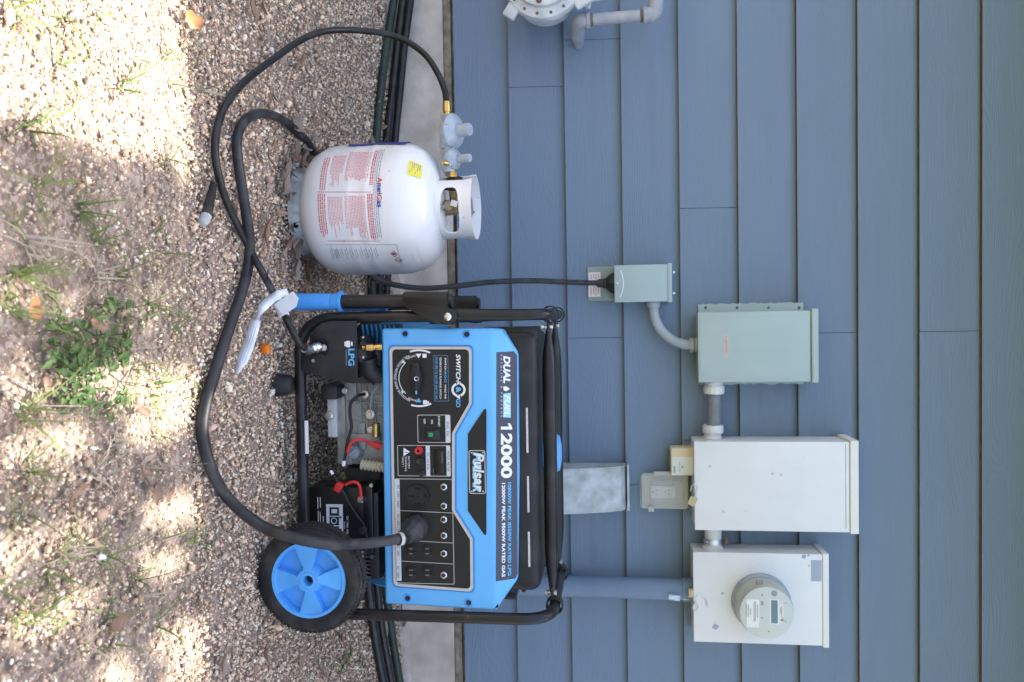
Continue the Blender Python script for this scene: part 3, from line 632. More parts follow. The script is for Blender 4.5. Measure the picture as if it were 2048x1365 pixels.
b = B(); b.tube([at(1120, -12, yg+.02), at(1150, -3, yg+.03), at(1200, -10, yg+.04), at(1240, -16, yg+.05)], [.03, .02, .016, .014], 14); obj('outlet_arm', b, 'gasm', t)
obj('bracket', B().obox(at(1177, 8, yg+.02), (.03, .01, .016), Matrix.Rotation(.2, 3, 'Y'), .003), 'gasm', t)
t = thing('gas_pipe', at(1165, 60, -.1), 'grey painted gas pipe with two elbows entering the siding', 'pipe')
yp = -.15; rp = .0175
pa = at(1172, 41, yp); pb = at(1292, 31, yp)
obj('pipe', B().cyl(pa, pb, rp, rp, 20), 'gaspipe', t)
b = B(); wl = at(1168, 68, -.02); pts = fillet([pa+(pb-pa)*.06, pa-(pb-pa)*.13, Vector((pa.x-(pb-pa).x*.13+.02, -.07, (pa-(pb-pa)*.16).z))], .05, 8)
b.tube(pts, rp*1.28, 18); b.cyl(pa, pa+(pb-pa)*.07, rp*1.45, rp*1.45, 20, .002); obj('elbow', b, 'gaspipe', t)
e0 = pts[-1]; obj('wall_pipe', B().cyl(e0, (e0.x+.002, -.0, e0.z), rp, rp, 18), 'gaspipe', t)
b = B(); pts = fillet([pb-(pb-pa)*.02, pb+(pb-pa)*.16, at(1312, -60, yp)], .06, 8); b.tube(pts, rp*1.28, 18); b.cyl(pb-(pb-pa)*.05, pb, rp*1.45, rp*1.45, 20, .002); obj('elbow', b, 'gaspipe', t)
b = B(); b.cyl(pa+(pb-pa)*.075, pa+(pb-pa)*.12, rp*1.05, rp*1.05, 20); b.cyl(pb-(pb-pa)*.10, pb-(pb-pa)*.055, rp*1.05, rp*1.05, 20); obj('rust_ring', b, 'rust', t)

# ================================================================== GENERATOR
YF = -.86
gen = thing('portable_generator', (.32, -.68, gz(.3, -.86)), 'blue and black portable generator on wheels with a control panel full of outlets', 'generator')
r_ = .0178; xl, xr = -.006, .654; zb, zt_ = -.198, .354; yb = -.46
loop = fillet([(xl, YF, .1), (xl, YF, zb), (xr, YF, zb), (xr, YF, zt_), (xr, yb, zt_), (xr, yb, zb), (xl, yb, zb), (xl, yb, zt_), (xl, YF, zt_)], [0, .085, .085, .075, .06, .085, .085, .045, .045], 9, True)
obj('tube_frame', B().tube(loop, r_, 18, closed=True), 'frame', gen)
for yy, nm in ((-.770, 0), (-.545, 1)):
    br = B(); zz = .349
    X = [xl+.035, xl+.06, xl+.09, xl+.13, xr-.13, xr-.09, xr-.055, xr-.03]; rr = [.006, .009, .0135, .0155, .0155, .0135, .009, .006]
    br.tube([(x, yy, zz) for x in X], rr, 16)
    for sx, xx in ((1, xl), (-1, xr)):
        br.box((xx+sx*.012, yy-.011, zz-.003), (xx+sx*.045, yy+.011, zz+.003), .001)
    bar = obj('top_bar', br, 'frame', gen)
    for sx, xx in ((1, xl), (-1, xr)):
        b = B(); b.lathe([(r_-.001, -.0115), (r_+.0016, -.0115), (r_+.0022, -.010), (r_+.0022, .010), (r_+.0016, .0115), (r_-.001, .0115)], (xx, yy, zt_), (0, 1, 0), 20); obj('clamp', b, 'frame', bar)
        b = B(); p = Vector((xx+sx*.028, yy, zz-.004)); b.cyl(p-Vector((0, 0, .012)), p+Vector((0, 0, .014)), .003, .003, 10); hexnut(b, p+Vector((0, 0, .008)), (0, 0, 1), .0065, .006); hexnut(b, p-Vector((0, 0, .009)), (0, 0, 1), .0065, .005); obj('bolt', b, 'zinc', bar)
obj('rail_sticker', B().box(at(609, 842, YF-.0186), at(618, 908, YF-.0180)), 'white', gen)
b = B(); p = at(567, 770, -.875); b.cyl((p.x, -.875, gz(p.x, -.875)-.004), (p.x, -.875, zb-.012), .026, .020, 20, .003); obj('rubber_foot', b, 'rubber', gen)
b = B(); b.cyl((p.x, -.5, gz(p.x, -.5)-.004), (p.x, -.5, zb-.012), .026, .020, 20, .003); obj('rubber_foot', b, 'rubber', gen)
# --- handles
def handle(dy, v_shift):
    yy = YF+.005+dy
    top = Vector((at(905, 603, YF).x, yy, at(905, 603, YF).z)); bot = Vector((at(560, 604, YF).x, yy, at(560, 604, YF).z)); gtop = Vector((at(685, 604, YF).x, yy, at(685, 604, YF).z))
    h = obj('handle', B().tube([top, gtop, bot+Vector((0, 0, .01))], .0155, 16), 'frame', gen)
    L = (gtop-bot).length
    pr = [(0, 0), (.016, 0), (.0185, .004)]
    for i in range(14): pr += [(.0188, L*.08+L*.68*i/14), (.0182, L*.08+L*.68*(i+.5)/14)]
    pr += [(.0185, L*.80), (.0175, L*.82), (.0185, L*.84), (.0185, L*.90), (.018, L*.955), (.0235, L*.965), (.0235, L*.995), (.016, L)]
    obj('grip', B().lathe(pr, bot, gtop-bot, 24), 'gripblue', h)
    dz = lambda v, u: (at(v, u, YF).x, at(v, u, YF).z)
    pol = [dz(812, 585), dz(892, 586), dz(899, 600), dz(900, 616), dz(916, 622), dz(919, 634), dz(914, 645), dz(900, 650), dz(880, 648), dz(850, 636), dz(815, 613), dz(810, 602)]
    b = B(); b.prism(rnd(pol, .006, 3), yy-.026, yy-.021, .001); b.prism(rnd(pol, .006, 3), yy+.021, yy+.026)
    sleeve = B()
    br = obj('bracket', b, 'frame', h)
    b = B(); a = Vector((*dz(812, 602), 0)); 
    b.tube([Vector((dz(812, 602)[0], yy, dz(812, 602)[1])), Vector((dz(897, 602)[0], yy, dz(897, 602)[1]))], .0205, 18); obj('sleeve', b, 'frame', h)
    pc = Vector((dz(900, 634)[0], yy-.026, dz(900, 634)[1])); b = B(); b.lathe([(0, .006), (.005, .0058), (.0085, .003), (.0088, 0)], pc, (0, -1, 0), 16); obj('pivot_bolt', b, 'zinc', h)
handle(-.004, 0); handle(.36, 0)
# --- blue fascia
FOLD = 986
yS = lambda v: YF+max(0, (v-FOLD))/52*.034
fasc = thing_parent = gen
def sl(v, u):
    """pixel on the fascia: flat below the fold, leaning back above it"""
    p0 = at(FOLD, 900, YF); f_ = at(v, u, YF)
    if f_.z <= p0.z: return f_
    p0 = p0.copy(); nrm = Vector((0, -1, .62)).normalized(); d = ray(v, u); tt = (p0-CAM).dot(nrm)/d.dot(nrm); return CAM+d*tt
lowp = [(763, 657), (FOLD, 656), (FOLD, 1222), (770, 1209)]
upp = [(FOLD, 656), (1003, 657), (1036, 706), (1037, 930), (1035, 1160), (992, 1222), (FOLD, 1222)]
b = B(); bm = b.bm
lo = [bm.verts.new(at(v, u, YF)) for v, u in [(763, 657), (763.5, 700), (766, 933), (769.5, 1165), (770, 1209)]]
fo1 = [bm.verts.new((at(FOLD, u, YF).x, YF, at(FOLD, 900, YF).z)) for u in (656, 700, 933, 1165, 1222)]
upv = [bm.verts.new(sl(v, u)) for v, u in [(1003, 657), (1036, 706), (1038, 933), (1035, 1160), (992, 1222)]]
for i in range(4): bm.faces.new((lo[i], lo[i+1], fo1[i+1], fo1[i]))
for i in range(4): bm.faces.new((fo1[i], fo1[i+1], upv[i+1], upv[i]))
bd = [e for e in bm.edges if e.is_boundary]
ex = bmesh.ops.extrude_edge_only(bm, edges=bd)
for v in [g for g in ex['geom'] if isinstance(g, bmesh.types.BMVert)]: v.co.y += .055; v.co.x += -.002 if v.co.x > .32 else .002
bmesh.ops.recalc_face_normals(bm, faces=bm.faces)
be = [e for e in bm.edges if len(e.link_faces) == 2 and e.calc_face_angle(0) > .4]
bmesh.ops.bevel(bm, geom=be, offset=.006, segments=3, affect='EDGES', profile=.5)
fascia = obj('front_cover', b, 'blue', gen, smooth=50)
# raised rib around the dark wedge
bez = [(779, 694), (943, 694), (943, 808), (909, 868), (909, 1020), (945, 1078), (946, 1184), (787, 1172)]
def inset(pl, d):
    c = (sum(p[0] for p in pl)/len(pl), sum(p[1] for p in pl)/len(pl)); out = []
    n = len(pl)
    for i in range(n):
        p0, p1, p2 = Vector(pl[i-1]), Vector(pl[i]), Vector(pl[(i+1) % n]); e1 = (p1-p0).normalized(); e2 = (p2-p1).normalized()
        n1 = Vector((-e1.y, e1.x)); n2 = Vector((-e2.y, e2.x)); k = (n1+n2); k = k/max(.3, k.dot(n1)); out.append(tuple(p1+k*d))
    return out
bx = PX(bez, YF-.004); sgn = 1
area = sum(bx[i-1][0]*bx[i][1]-bx[i][0]*bx[i-1][1] for i in range(len(bx)))
sgn = 1 if area > 0 else -1
bo_ = rnd(bx, .012, 5); bi_ = rnd(inset(bx, sgn*.0055), .010, 5)
grv = rnd(inset(bx, -sgn*.004), .013, 5)
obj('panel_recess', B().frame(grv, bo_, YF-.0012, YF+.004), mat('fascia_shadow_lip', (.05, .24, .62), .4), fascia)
obj('bezel', B().frame(bo_, bi_, YF-.0045, YF+.003), 'cream', gen)
pan = obj('control_panel', B().prism(rnd(inset(bx, sgn*.005), .010, 5), YF-.0022, YF+.01), 'black', gen)
YP = YF-.0026
for v, u in ((810, 668), (933, 669), (815, 1197), (937, 1206)):
    p = at(v, u, YF-.0008); b = B(); b.lathe([(.0058, 0), (.0076, .0012), (.0092, 0)], p, (0, -1, 0), 20); obj('screw_recess', b, 'gripblue', fascia)
    b = B(); b.lathe([(0, -.0003), (.003, .0001), (.0058, .0004), (.006, 0)], p, (0, -1, 0), 20); obj('screw', b, 'blackp', fascia)
# --- black wedge with nameplate
wd = rnd(PX([(973, 812), (973, 1076), (936, 1022), (936, 868)], YF), .004, 3)
wedge = obj('name_wedge', B().prism(wd, YF-.0015, YF+.002), 'black', gen)
q = R2(901, 988, 938, 971, YF-.002); o_ = rrect(q[0], q[1], q[2], q[3], .005); i_ = rrect(q[0]+.0016, q[1]-.0016, q[2]+.0016, q[3]-.0016, .004)
b = B(); b.frame(o_, i_, YF-.0026, YF-.001)
for v, u in ((943, 906), (966, 906), (943, 983), (966, 983)): screw(b, at(v, u, YF-.0018), .0018, h=.001)
obj('nameplate_border', b, 'cream', wedge)
text('PULSAR', 905, 985, 945, 963, YF-.0021, 'cyan', wedge, bold=.05, shear=.15); text('Pulsar', 907, 985, 948, 968, YF-.0026, 'white', wedge, bold=.02, shear=.15)
# --- upper decal band on the leaning face
NR = Vector((0, -1, .62)).normalized()
def slo(v, u, k): return sl(v, u)+NR*k
bp_ = [(993, 705), (1028, 703), (1034, 712), (1035, 1148), (1031, 1157), (992, 1163)]
b = B(); f0 = [b.bm.verts.new(slo(v, u, .0008)) for v, u in bp_]; f1 = [b.bm.verts.new(slo(v, u, -.001)) for v, u in bp_]
b.bm.faces.new(f0)
for i in range(len(f0)): b.bm.faces.new((f0[i], f0[i-1], f1[i-1], f1[i]))
dec = obj('top_decal', b, 'decal', gen)
SF = lambda px, py: slo(px, py, .0014)
text('DUAL', 712, 767, 1006, 1020, 0, 'white', dec, bold=.045, shear=.2, fn=SF)
b = B(); pts = [(1004, 776), (1006, 781), (1012, 784), (1019, 781), (1021, 776), (1014, 771), (1008, 771)]
b.bm.faces.new([b.bm.verts.new(SF(v-1, u+2)) for v, u in [(1007, 774), (1008, 779), (1013, 781), (1020, 776), (1013, 771), (1008, 771)]]); obj('drop_mark', b, 'white', dec)
b = B(); b.bm.faces.new([b.bm.verts.new(slo(v, u, .0011)) for v, u in [(1006, 788), (1021, 786), (1021, 836), (1006, 835)]]); obj('fuel_box', b, 'cyan', dec)
text('FUEL', 790, 833, 1008, 1019, 0, 'white', dec, bold=.03, shear=.2, fn=lambda a, c: slo(a, c, .0017))
text('GASOLINE & PROPANE', 709, 834, 1001, 1004, 0, 'white', dec, space=2.2, fn=SF)
text('2000', 867, 957, 1001, 1024, 0, 'white', dec, bold=.04, fn=SF)
b = B(); b.bm.faces.new([b.bm.verts.new(SF(v, u)) for v, u in [(1001.3, 853.5), (1001.3, 859.5), (1023.7, 859.5), (1023.7, 854.5), (1019.5, 847), (1014.5, 847), (1017.8, 853.5)]]); obj('numeral_one', b, 'white', dec, smooth=0)
text('10800W PEAK 8550W RATED LPG', 965, 1151, 1015, 1022, 0, 'lblue', dec, bold=.025, fn=SF)
text('12000W PEAK 9500W RATED GAS', 966, 1154, 1003, 1010, 0, 'white', dec, bold=.03, fn=SF)
# --- switch & go artwork
def PT(st, u0, u1, v0, v1, m='white', **k): return text(st, u0, u1, v0, v1, YP-.0002, m, pan, **k)
PT('SWITCH', 709, 766, 912, 921, bold=.03, shear=.2); PT('GO', 798, 815, 912, 921, 'lblue', bold=.02); PT('&', 774, 786, 912, 922, 'lblue', bold=.03)
def arcring(cv, cu, r0, r1, a0, a1, m, name='ring_mark', parent=None, yy=None, n=24):
    yy = yy or YP-.0002; c = at(cv, cu, yy); k = 1.69/FPX; b = B(); L = []
    for i in range(n+1):
        a = rad(a0+(a1-a0)*i/n); d = Vector((math.cos(a), 0, math.sin(a))); L.append((b.bm.verts.new(c+d*r0*k), b.bm.verts.new(c+d*r1*k)))
    for (p, q), (s_, t_) in zip(L, L[1:]): b.bm.faces.new((p, q, t_, s_))
    return obj(name, b, m, parent or pan, smooth=0)
def tri(pts, m, name='arrow_mark', yy=None):
    b = B(); b.bm.faces.new([b.bm.verts.new(at(v, u, yy or YP-.0002)) for v, u in pts]); return obj(name, b, m, pan, smooth=0)
arcring(917, 780, 10, 14.5, 20, 165, 'white'); arcring(917, 780, 10, 14.5, 200, 345, 'white')
tri([(920, 799), (920, 789), (912, 794)], 'white'); tri([(914, 761), (914, 771), (922, 766)], 'white')
q = R2(711, 803, 868, 897, YP); b = B(); b.frame([(q[0], q[2]), (q[1], q[2]), (q[1], q[3]), (q[0], q[3])], [(q[0]+.001, q[2]+.001), (q[1]-.001, q[2]+.001), (q[1]-.001, q[3]-.001), (q[0]+.001, q[3]-.001)], YP-.0002, YP); obj('text_border', b, mat('border_blue', (.10, .22, .36), .5), pan)
PT('SWITCH', 716, 741, 889, 892.5, bold=.02); PT('&GO', 743, 766, 889, 893, 'lblue', bold=.02); PT('WHILE THE', 769, 798, 889, 892.5, bold=.02)
PT('GENERATOR IS RUNNING SWITCH', 715, 798, 879, 883, bold=.01); PT('FROM LPG TO GAS OR GAS TO LPG', 715, 799, 871, 875, 'lblue', bold=.01)
DC = (838, 757)
arcring(*DC, 54, 58, 60, 122, 'white') if False else None
arcring(*DC, 55, 58.5, 155, 198, 'white'); arcring(*DC, 55, 58.5, -18, 25, 'white'); arcring(*DC, 41, 42.6, 220, 318, 'white')
tri([(806, 720), (811, 726), (802, 727)], 'white'); tri([(804, 788), (802, 781), (811, 783)], 'white')
tri([(831, 708), (843, 708), (837, 717)], 'white'); tri([(831, 805), (843, 805), (837, 796)], 'lblue')
def arctext(st, r, h, a0, a1, m='white'):
    me, co = textmesh(st, .01); yy = YP-.0002; c = at(*DC, yy); k = 1.69/FPX
    a = np.radians(a0+(a1-a0)*co[:, 0]); rr = (r-h*co[:, 1])*k
    P = np.stack([c.x+rr*np.cos(a), np.full(len(a), yy), c.z+rr*np.sin(a)], 1); me.vertices.foreach_set('co', P.astype(np.float32).ravel()); me.update(); return obj('lettering', me, m, pan, smooth=0)
arctext('FUEL SWITCH WITHOUT WORK SHUTDOWN', 52, 5, 203, 336); arctext('GASOLINE', 48, 4, 188, 211); arctext('PROPANE', 48, 4, 330, 352)
pbox(708, 716, 845, 853, YP-.0003, .0003, 0, b := B()); pbox(801, 809, 846, 854, YP-.0003, .0003, 0, b); pbox(803, 807, 854, 858, YP-.0003, .0003, 0, b); obj('fuel_icon', b, 'white', pan)
b = B(); b.prism(rnd(PX([(826, 725), (840, 725), (843, 742), (847, 757), (843, 772), (838, 790), (828, 789), (823, 757)], YP), .004, 3), YP-.018, YP+.001, .004); dial = obj('fuel_selector', b, 'blackp', pan)
b = B(); b.lathe([(.0035, .0005), (.005, .001), (.0055, 0)], at(833, 758, YP-.018), (0, -1, 0), 16); pbox(782, 789, 831, 834, YP-.0186, .0005, 0, B2 := B()); obj('dial_screw', b, 'zinc', dial); obj('dial_mark', B2, 'lblue', dial)
# --- framed groups
def group_frame(u0, u1, v0, v1, name='outline', w=.0013):
    q = R2(u0, u1, v0, v1, YP); b = B(); b.frame(rrect(q[0], q[1], q[2], q[3], .0035, 3), rrect(q[0]+w, q[1]-w, q[2]+w, q[3]-w, .0028, 3), YP-.0002, YP); return obj(name, b, 'cream', pan)
def strip(u0, u1, v0, v1): return obj('label_strip', pbox(u0, u1, v0, v1, YP-.0003, .0003, 0), mat('strip_white', (.62, .64, .68), .45), pan)
def ptxt(par, st, u0, u1, v0, v1, m, yy): text(st, u0, u1, v0, v1, yy, m, par)
group_frame(830, 886, 835, 901); s_ = strip(831, 886, 891, 900); ptxt(s_, 'ENG. SW.', 844, 874, 893, 897.5, 'blackink', YP-.0005)
PT('E-START', 833, 854, 876, 880, bold=.02); PT('ON', 840, 848, 862, 866, bold=.02); PT('OFF', 838, 848, 847, 851, bold=.02)
sw = obj('rocker_switch', pbox(859, 881, 849, 881, YP-.004, .005, .001), 'blackp', gen)
b = B(); q = R2(861, 879, 852, 878, YP-.004); b.prism([(q[0], q[2]), (q[1], q[2]), (q[1], q[3]), (q[0], q[3])], YP-.007, YP-.0042, .002); obj('rocker', b, mat('rocker_dark', (.02, .025, .035), .25), sw)
obj('indicator', pbox(866, 874, 857, 866, YP-.0075, .0006, 0), 'switchg', sw)
group_frame(891, 953, 795, 901); s_ = strip(892, 953, 893, 900); ptxt(s_, 'HOUR METER', 902, 944, 894.5, 899, 'blackink', YP-.0005)
s_ = strip(892, 953, 852, 860); ptxt(s_, 'DC 12V 8.3A', 906, 940, 854, 858.5, 'blackink', YP-.0005)
hm = obj('hour_meter', pbox(900, 948, 868, 888, YP-.003, .004, .001), mat('meter_glass', (.006, .007, .008), .15), gen)
text('hours', 938, 946, 866, 868, YP-.0036, 'greyink', hm); text('00000.0', 905, 927, 883, 885, YP-.0036, 'greyink', hm)
b = B(); b.lathe([(.003, .009), (.007, .010), (.0085, .006), (.009, 0)], at(838, 901, YP), (0, -1, 0), 20); rp_ = obj('red_terminal', b, 'red', gen)
obj('terminal_pin', B().lathe([(0, .007), (.003, .0072), (.003, .004)], at(838, 901, YP), (0, -1, 0), 12), 'hole', rp_)
obj('black_terminal', B().lathe([(0, .006), (.003, .008), (.007, .009), (.0085, .005), (.009, 0)], at(841, 922, YP), (0, -1, 0), 20), 'blackp', gen)
obj('reset_button', B().lathe([(0, .010), (.004, .010), (.005, .004), (.007, .003), (.007, 0)], at(843, 947, YP), (0, -1, 0), 16), 'blackp', gen)
tri([(807, 896), (807, 913), (820, 904)], 'white', 'warning_mark'); text('!', 904, 906, 809, 815, YP-.0006, 'blackink', pan, bold=.02)
PT('BATTERY', 913, 938, 816, 819.5); PT('CHARGING', 914, 943, 810, 813.5); PT('ONLY !', 914, 934, 804, 807.5)
q = R2(958, 1170, 790, 907, YP)
group_frame(958, 1168, 791, 907); s_ = strip(959, 1162, 792, 801)
for st, a, c in (('AC 120V / 240V', 970, 1016), ('AC 120V / 240V', 1028, 1072), ('AC 120V', 1089, 1113), ('AC 120V', 1132, 1157)): ptxt(s_, st, a, c, 794, 799, 'blackink', YP-.0005)
for v0, u0, u1 in ((801, 1021, 1026), (801, 1080, 1086), (801, 1122, 1128)):
    p, r2 = at(801, u0, YP-.0002), at(906, u1, YP-.0002); obj('divider', B().quad(p, p+Vector((.0012, 0, 0)), r2+Vector((.0012, 0, 0)), r2), 'cream', pan)
for u in (974, 1012, 1039, 1071, 1107, 1150):
    p = at(888, u, YP); b = B(); hexnut(b, p, (0, -1, 0), .0078, .004); br = obj('circuit_breaker', b, 'zinc', gen)
    obj('reset_button', B().lathe([(0, .0075), (.003, .007), (.0045, .0045), (.0045, .003)], p, (0, -1, 0), 14), 'blackp', br)
p = at(836, 992, YP); rc = obj('round_receptacle', B().lathe([(0, .003), (.0225, .003), (.0235, .006), (.0255, .006), (.0262, 0)], p, (0, -1, 0), 36), 'blackp', gen)
b = B()
for u0, u1, v0, v1 in ((975, 980, 829, 841), (1006, 1011, 829, 841), (990, 995, 817, 829), (990, 996, 847, 853)): pbox(u0, u1, v0, v1, YP-.0034, .0006, 0, b)
b.lathe([(0, .0004), (.0026, .0004), (.0026, 0)], at(836, 993, YP-.003), (0, -1, 0), 12); obj('slot', b, 'hole', rc)
p = at(835, 1050, YP); obj('round_receptacle', B().lathe([(0, .003), (.024, .006), (.0262, 0)], p, (0, -1, 0), 36), 'blackp', gen)
for v, u in ((822, 1103), (855, 1103), (822, 1146), (855, 1146)):
    p = at(v, u, YP); q = (p.x, p.z); pol = rnd([(p.x-.013, p.z-.012), (p.x+.013, p.z-.012), (p.x+.013, p.z+.012), (p.x-.013, p.z+.012)], .007, 4)
    rc = obj('receptacle', B().prism(pol, YP-.0025, YP+.001, .001), 'blackp', gen); b = B()
    for du in (-5, 5): pbox(u+du-1.2, u+du+1.2, v-4, v+3, YP-.0030, .0006, 0, b)
    obj('slot', b, 'cream' if 0 else mat('contact_brass', (.22, .19, .13), .4, metal=.6), rc)
    b = B(); b.lathe([(0, .0003), (.003, .0003), (.003, 0)], at(v+7, u, YP-.0026), (0, -1, 0), 12); obj('ground_slot', b, 'hole', rc)
# --- fuel tank
tk = B(); p0 = at(1036, 662, -.80); p1 = at(1036, 1184, -.80)
tk.box((.03, -.815, .235), (.612, -.525, .326), .022, 4); tankp = obj('fuel_tank', tk, 'blackp', gen)
obj('tank_rim', B().box((.024, -.80, .282), (.618, -.54, .292), .004), 'blackp', tankp)
for u0, u1 in ((816, 906), (953, 1025), (1064, 1134)):
    b = B(); yy = -.8035; b.box(at(1057, u0, yy-.0125), at(1066, u1, yy-.0123)); 
    o = obj('warning_sticker', B().box((at(1060, u0, -.8155).x, -.8162, .3000), (at(1060, u1, -.8155).x, -.8150, .3045)), 'pinkwhite', tankp)
b = B(); cx = (at(1100, 867, -.67).x+at(1100, 947, -.67).x)/2; cc = Vector((cx, -.665, .326)); b.lathe([(.036, 0), (.036, .012), (.044, .013), (.045, .030), (.041, .038), (.02, .042), (0, .042)], cc, (0, 0, 1), 48, flute=.012, nf=24); obj('fuel_cap', b, 'blue', gen)
obj('tank_bracket', B().box((.02, -.80, .205), (.05, -.74, .33), .004), 'frame', gen); obj('tank_bracket', B().box((.59, -.80, .205), (.635, -.74, .27), .004), 'frame', gen)
# --- inner mass: alternator, engine, recoil cover
b = B(); b.box((.30, -.74, -.12), (.60, -.53, .22), .03); b.box((.05, -.74, .06), (.35, -.53, .22), .02); obj('dark_interior_fill', b, 'blackp', gen)  # added black boxes stand in for the shadowed interior and block see-through
b = B(); ca = Vector((.60, -.67, -.02)); b.cyl((.36, -.67, -.02), (.60, -.67, -.02), .098, .098, 36, .01); b.cyl((.22, -.67, -.01), (.36, -.67, -.02), .09, .09, 28); obj('alternator', b, mat('alternator_dark', (.05, .05, .05), .5, metal=.4), gen)
for k in range(6):
    x = at(740, 1112+k*8, -.77).x; obj('vent_fin', B().box((x, -.772, -.10), (x+.0045, -.70, .02), .001), mat('fin_grey', (.17, .16, .15), .5, metal=.3) if k == 0 else bpy.data.materials['fin_grey'], gen)
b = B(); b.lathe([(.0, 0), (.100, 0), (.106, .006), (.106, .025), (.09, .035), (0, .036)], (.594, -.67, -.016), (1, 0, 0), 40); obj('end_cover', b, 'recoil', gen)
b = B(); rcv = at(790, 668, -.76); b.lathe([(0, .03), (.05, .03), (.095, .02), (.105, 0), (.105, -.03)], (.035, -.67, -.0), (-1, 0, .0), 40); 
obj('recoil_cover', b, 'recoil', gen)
for k in range(8):                                   # slotted side of the recoil cover
    a0 = at(724+k*9, 652, -.80); a1 = at(724+k*9+1, 690, -.80)
    pts = catmull([at(724+k*9, 651, -.80), at(727+k*9, 668, -.808), at(726+k*9, 684, -.80), at(722+k*9, 694, -.79)], 4)
    obj('cover_rib', B().tube(pts, .0024, 8), 'recoil', gen)
obj('cover_backing', B().box((at(760, 648, -.79).x, -.785, at(720, 660, -.79).z), (at(760, 700, -.79).x, -.76, at(800, 660, -.79).z), .004), mat('recoil_dark', (.008, .05, .10), .5), gen)
# engine block
eng = obj('engine_block', pbox(766, 930, 672, 770, -.785, .16, .006), 'alu', gen)
obj('side_cover', pbox(775, 876, 654, 674, -.80, .05, .004), 'alul', eng)
for u0, u1, v0, v1, dep in ((792, 868, 676, 690, .008), (766, 800, 690, 712, .012), (802, 840, 700, 722, .006), (846, 900, 716, 730, .008), (868, 884, 700, 760, .012), (790, 850, 738, 744, .006), (800, 862, 748, 752, .005), (884, 930, 690, 704, .006)):
    obj('casting_rib', pbox(u0, u1, v0, v1, -.785-dep, dep+.002, .002), 'alu', eng)
for k in range(4): obj('casting_rib', pbox(790+k*14, 793+k*14, 716, 768, -.791, .008, .001), 'alu', eng)
for k in range(3): obj('casting_rib', pbox(772, 868, 720+k*12, 723+k*12, -.790, .007, .001), 'alu', eng)
for v, u, r in ((660, 832, .0095), (741, 829, .009), (730, 789, .008), (742, 860, .007), (690, 782, .006)):
    b = B(); p = at(v, u, -.80); b.lathe([(0, .004), (r*1.15, .004), (r*1.2, 0)], p, (0, -1, 0), 18); hexnut(b, p-Vector((0, .004, 0)), (0, -1, 0), r*.8, .006); b.cyl(p, p+Vector((0, .02, 0)), r*.8); obj('engine_bolt', b, 'zinc', eng)
b = B(); pd = at(709, 905, -.815); b.lathe([(0, .012), (.012, .012), (.0145, .009), (.0148, 0), (.011, -.002), (.011, -.03)], pd, (-.15, -1, -.1), 24, flute=.03, nf=12); dp = obj('oil_filler_cap', b, mat('grey_plastic', (.25, .29, .31), .45), eng)
obj('grip_bar', B().obox(pd+Vector((-.0015, -.0145, -.001)), (.005, .006, .024), Matrix.Rotation(rad(-35), 3, 'Y'), .001), bpy.data.materials['grey_plastic'], dp)
b = B(); a = at(752, 848, -.825); b.cyl(at(752, 846, -.825), at(752, 875, -.825), .0085, .0085, 18, .002); obj('solenoid', b, 'brass', eng)
b = B(); prof = []; L = .06
for i in range(29): prof.append((.0115+.0018*(1 if i % 4 in (1, 2) else -1), L*i/28))
a = at(722, 929, -.80); b.lathe(prof, a, at(764, 934, -.80)-a, 16); obj('corrugated_sleeve', b, 'cond', gen)
obj('lower_crankcase', pbox(935, 972, 690, 760, -.77, .1, .006), mat('dark_cast', (.03, .028, .025), .6), eng)
obj('exhaust_guard', pbox(770, 800, 640, 675, -.83, .12, .006), 'blackp', gen)
# loose wires
def wire(px, r, m, name, yy=None, par=gen): return obj(name, B().tube(catmull([at(v, u, y_) for v, u, y_ in px], 7), r, 8), m, par)
w = wire([(729, 789, -.808), (716, 792, -.83), (702, 806, -.835), (700, 830, -.835), (703, 855, -.835), (696, 880, -.84), (692, 905, -.84), (688, 925, -.845)], .0036, 'blackp', 'starter_cable')
obj('cable_end', B().cyl(at(688, 922, -.845), at(687, 932, -.845), .0042, .0042, 10), 'white', w)
wire([(695, 906, -.842), (700, 890, -.842), (713, 880, -.84), (727, 880, -.835), (740, 887, -.83), (748, 890, -.82)], .0034, 'red', 'red_cable')
obj('terminal_boot', B().tube([at(738, 886, -.83), at(750, 890, -.825), at(762, 894, -.82)], [.0045, .0075, .010], 10), 'red', gen)
wire([(700, 722, -.86), (706, 735, -.86)], .002, 'zinc', 'throttle_wire')
wire([(758, 770, -.82), (746, 785, -.825), (742, 805, -.822), (740, 826, -.82)], .0016, 'greyink', 'thin_wire')
# battery
bat = obj('battery', pbox(975, 1112, 617, 742, -.835, .085, .004), mat('battery_case', (.010, .010, .011), .3, mott=.2), gen)
obj('battery_lid', pbox(973, 1114, 727, 746, -.838, .09, .003), bpy.data.materials['battery_case'], bat)
lb = obj('warning_label', pbox(1009, 1079, 653, 686, -.8358, .0006, 0), mat('label_bluewhite', (.62, .66, .72), .5), bat)
b = B(); pbox(1015, 1032, 659, 678, -.8362, .0004, 0, b); pbox(1034, 1051, 659, 678, -.8362, .0004, 0, b); pbox(1053, 1074, 659, 678, -.8362, .0004, 0, b); b.bm.faces.new([b.bm.verts.new(at(v, u, -.8363)) for v, u in ((679, 1031), (679, 1039), (684, 1035))]); obj('pictogram', b, 'blackink', lb)
b = B()
for k, u in enumerate((1023, 1042, 1063)):
    c_ = at(668, u, -.8365); b.lathe([(.0055, 0), (.0072, .0002), (.0072, 0)], c_, (0, -1, 0), 14) if k == 1 else pbox(u-4, u+4, 663, 674, -.8366, .0003, 0, b)
obj('pictogram_detail', b, mat('picto_white', (.62, .66, .72), .5), lb)
text('12V 14Ah 10hr', 1033, 1070, 693, 697, -.8357, 'white', bat); text('BATTERY', 1044, 1059, 687.5, 690, -.8357, 'white', bat)
b = B()
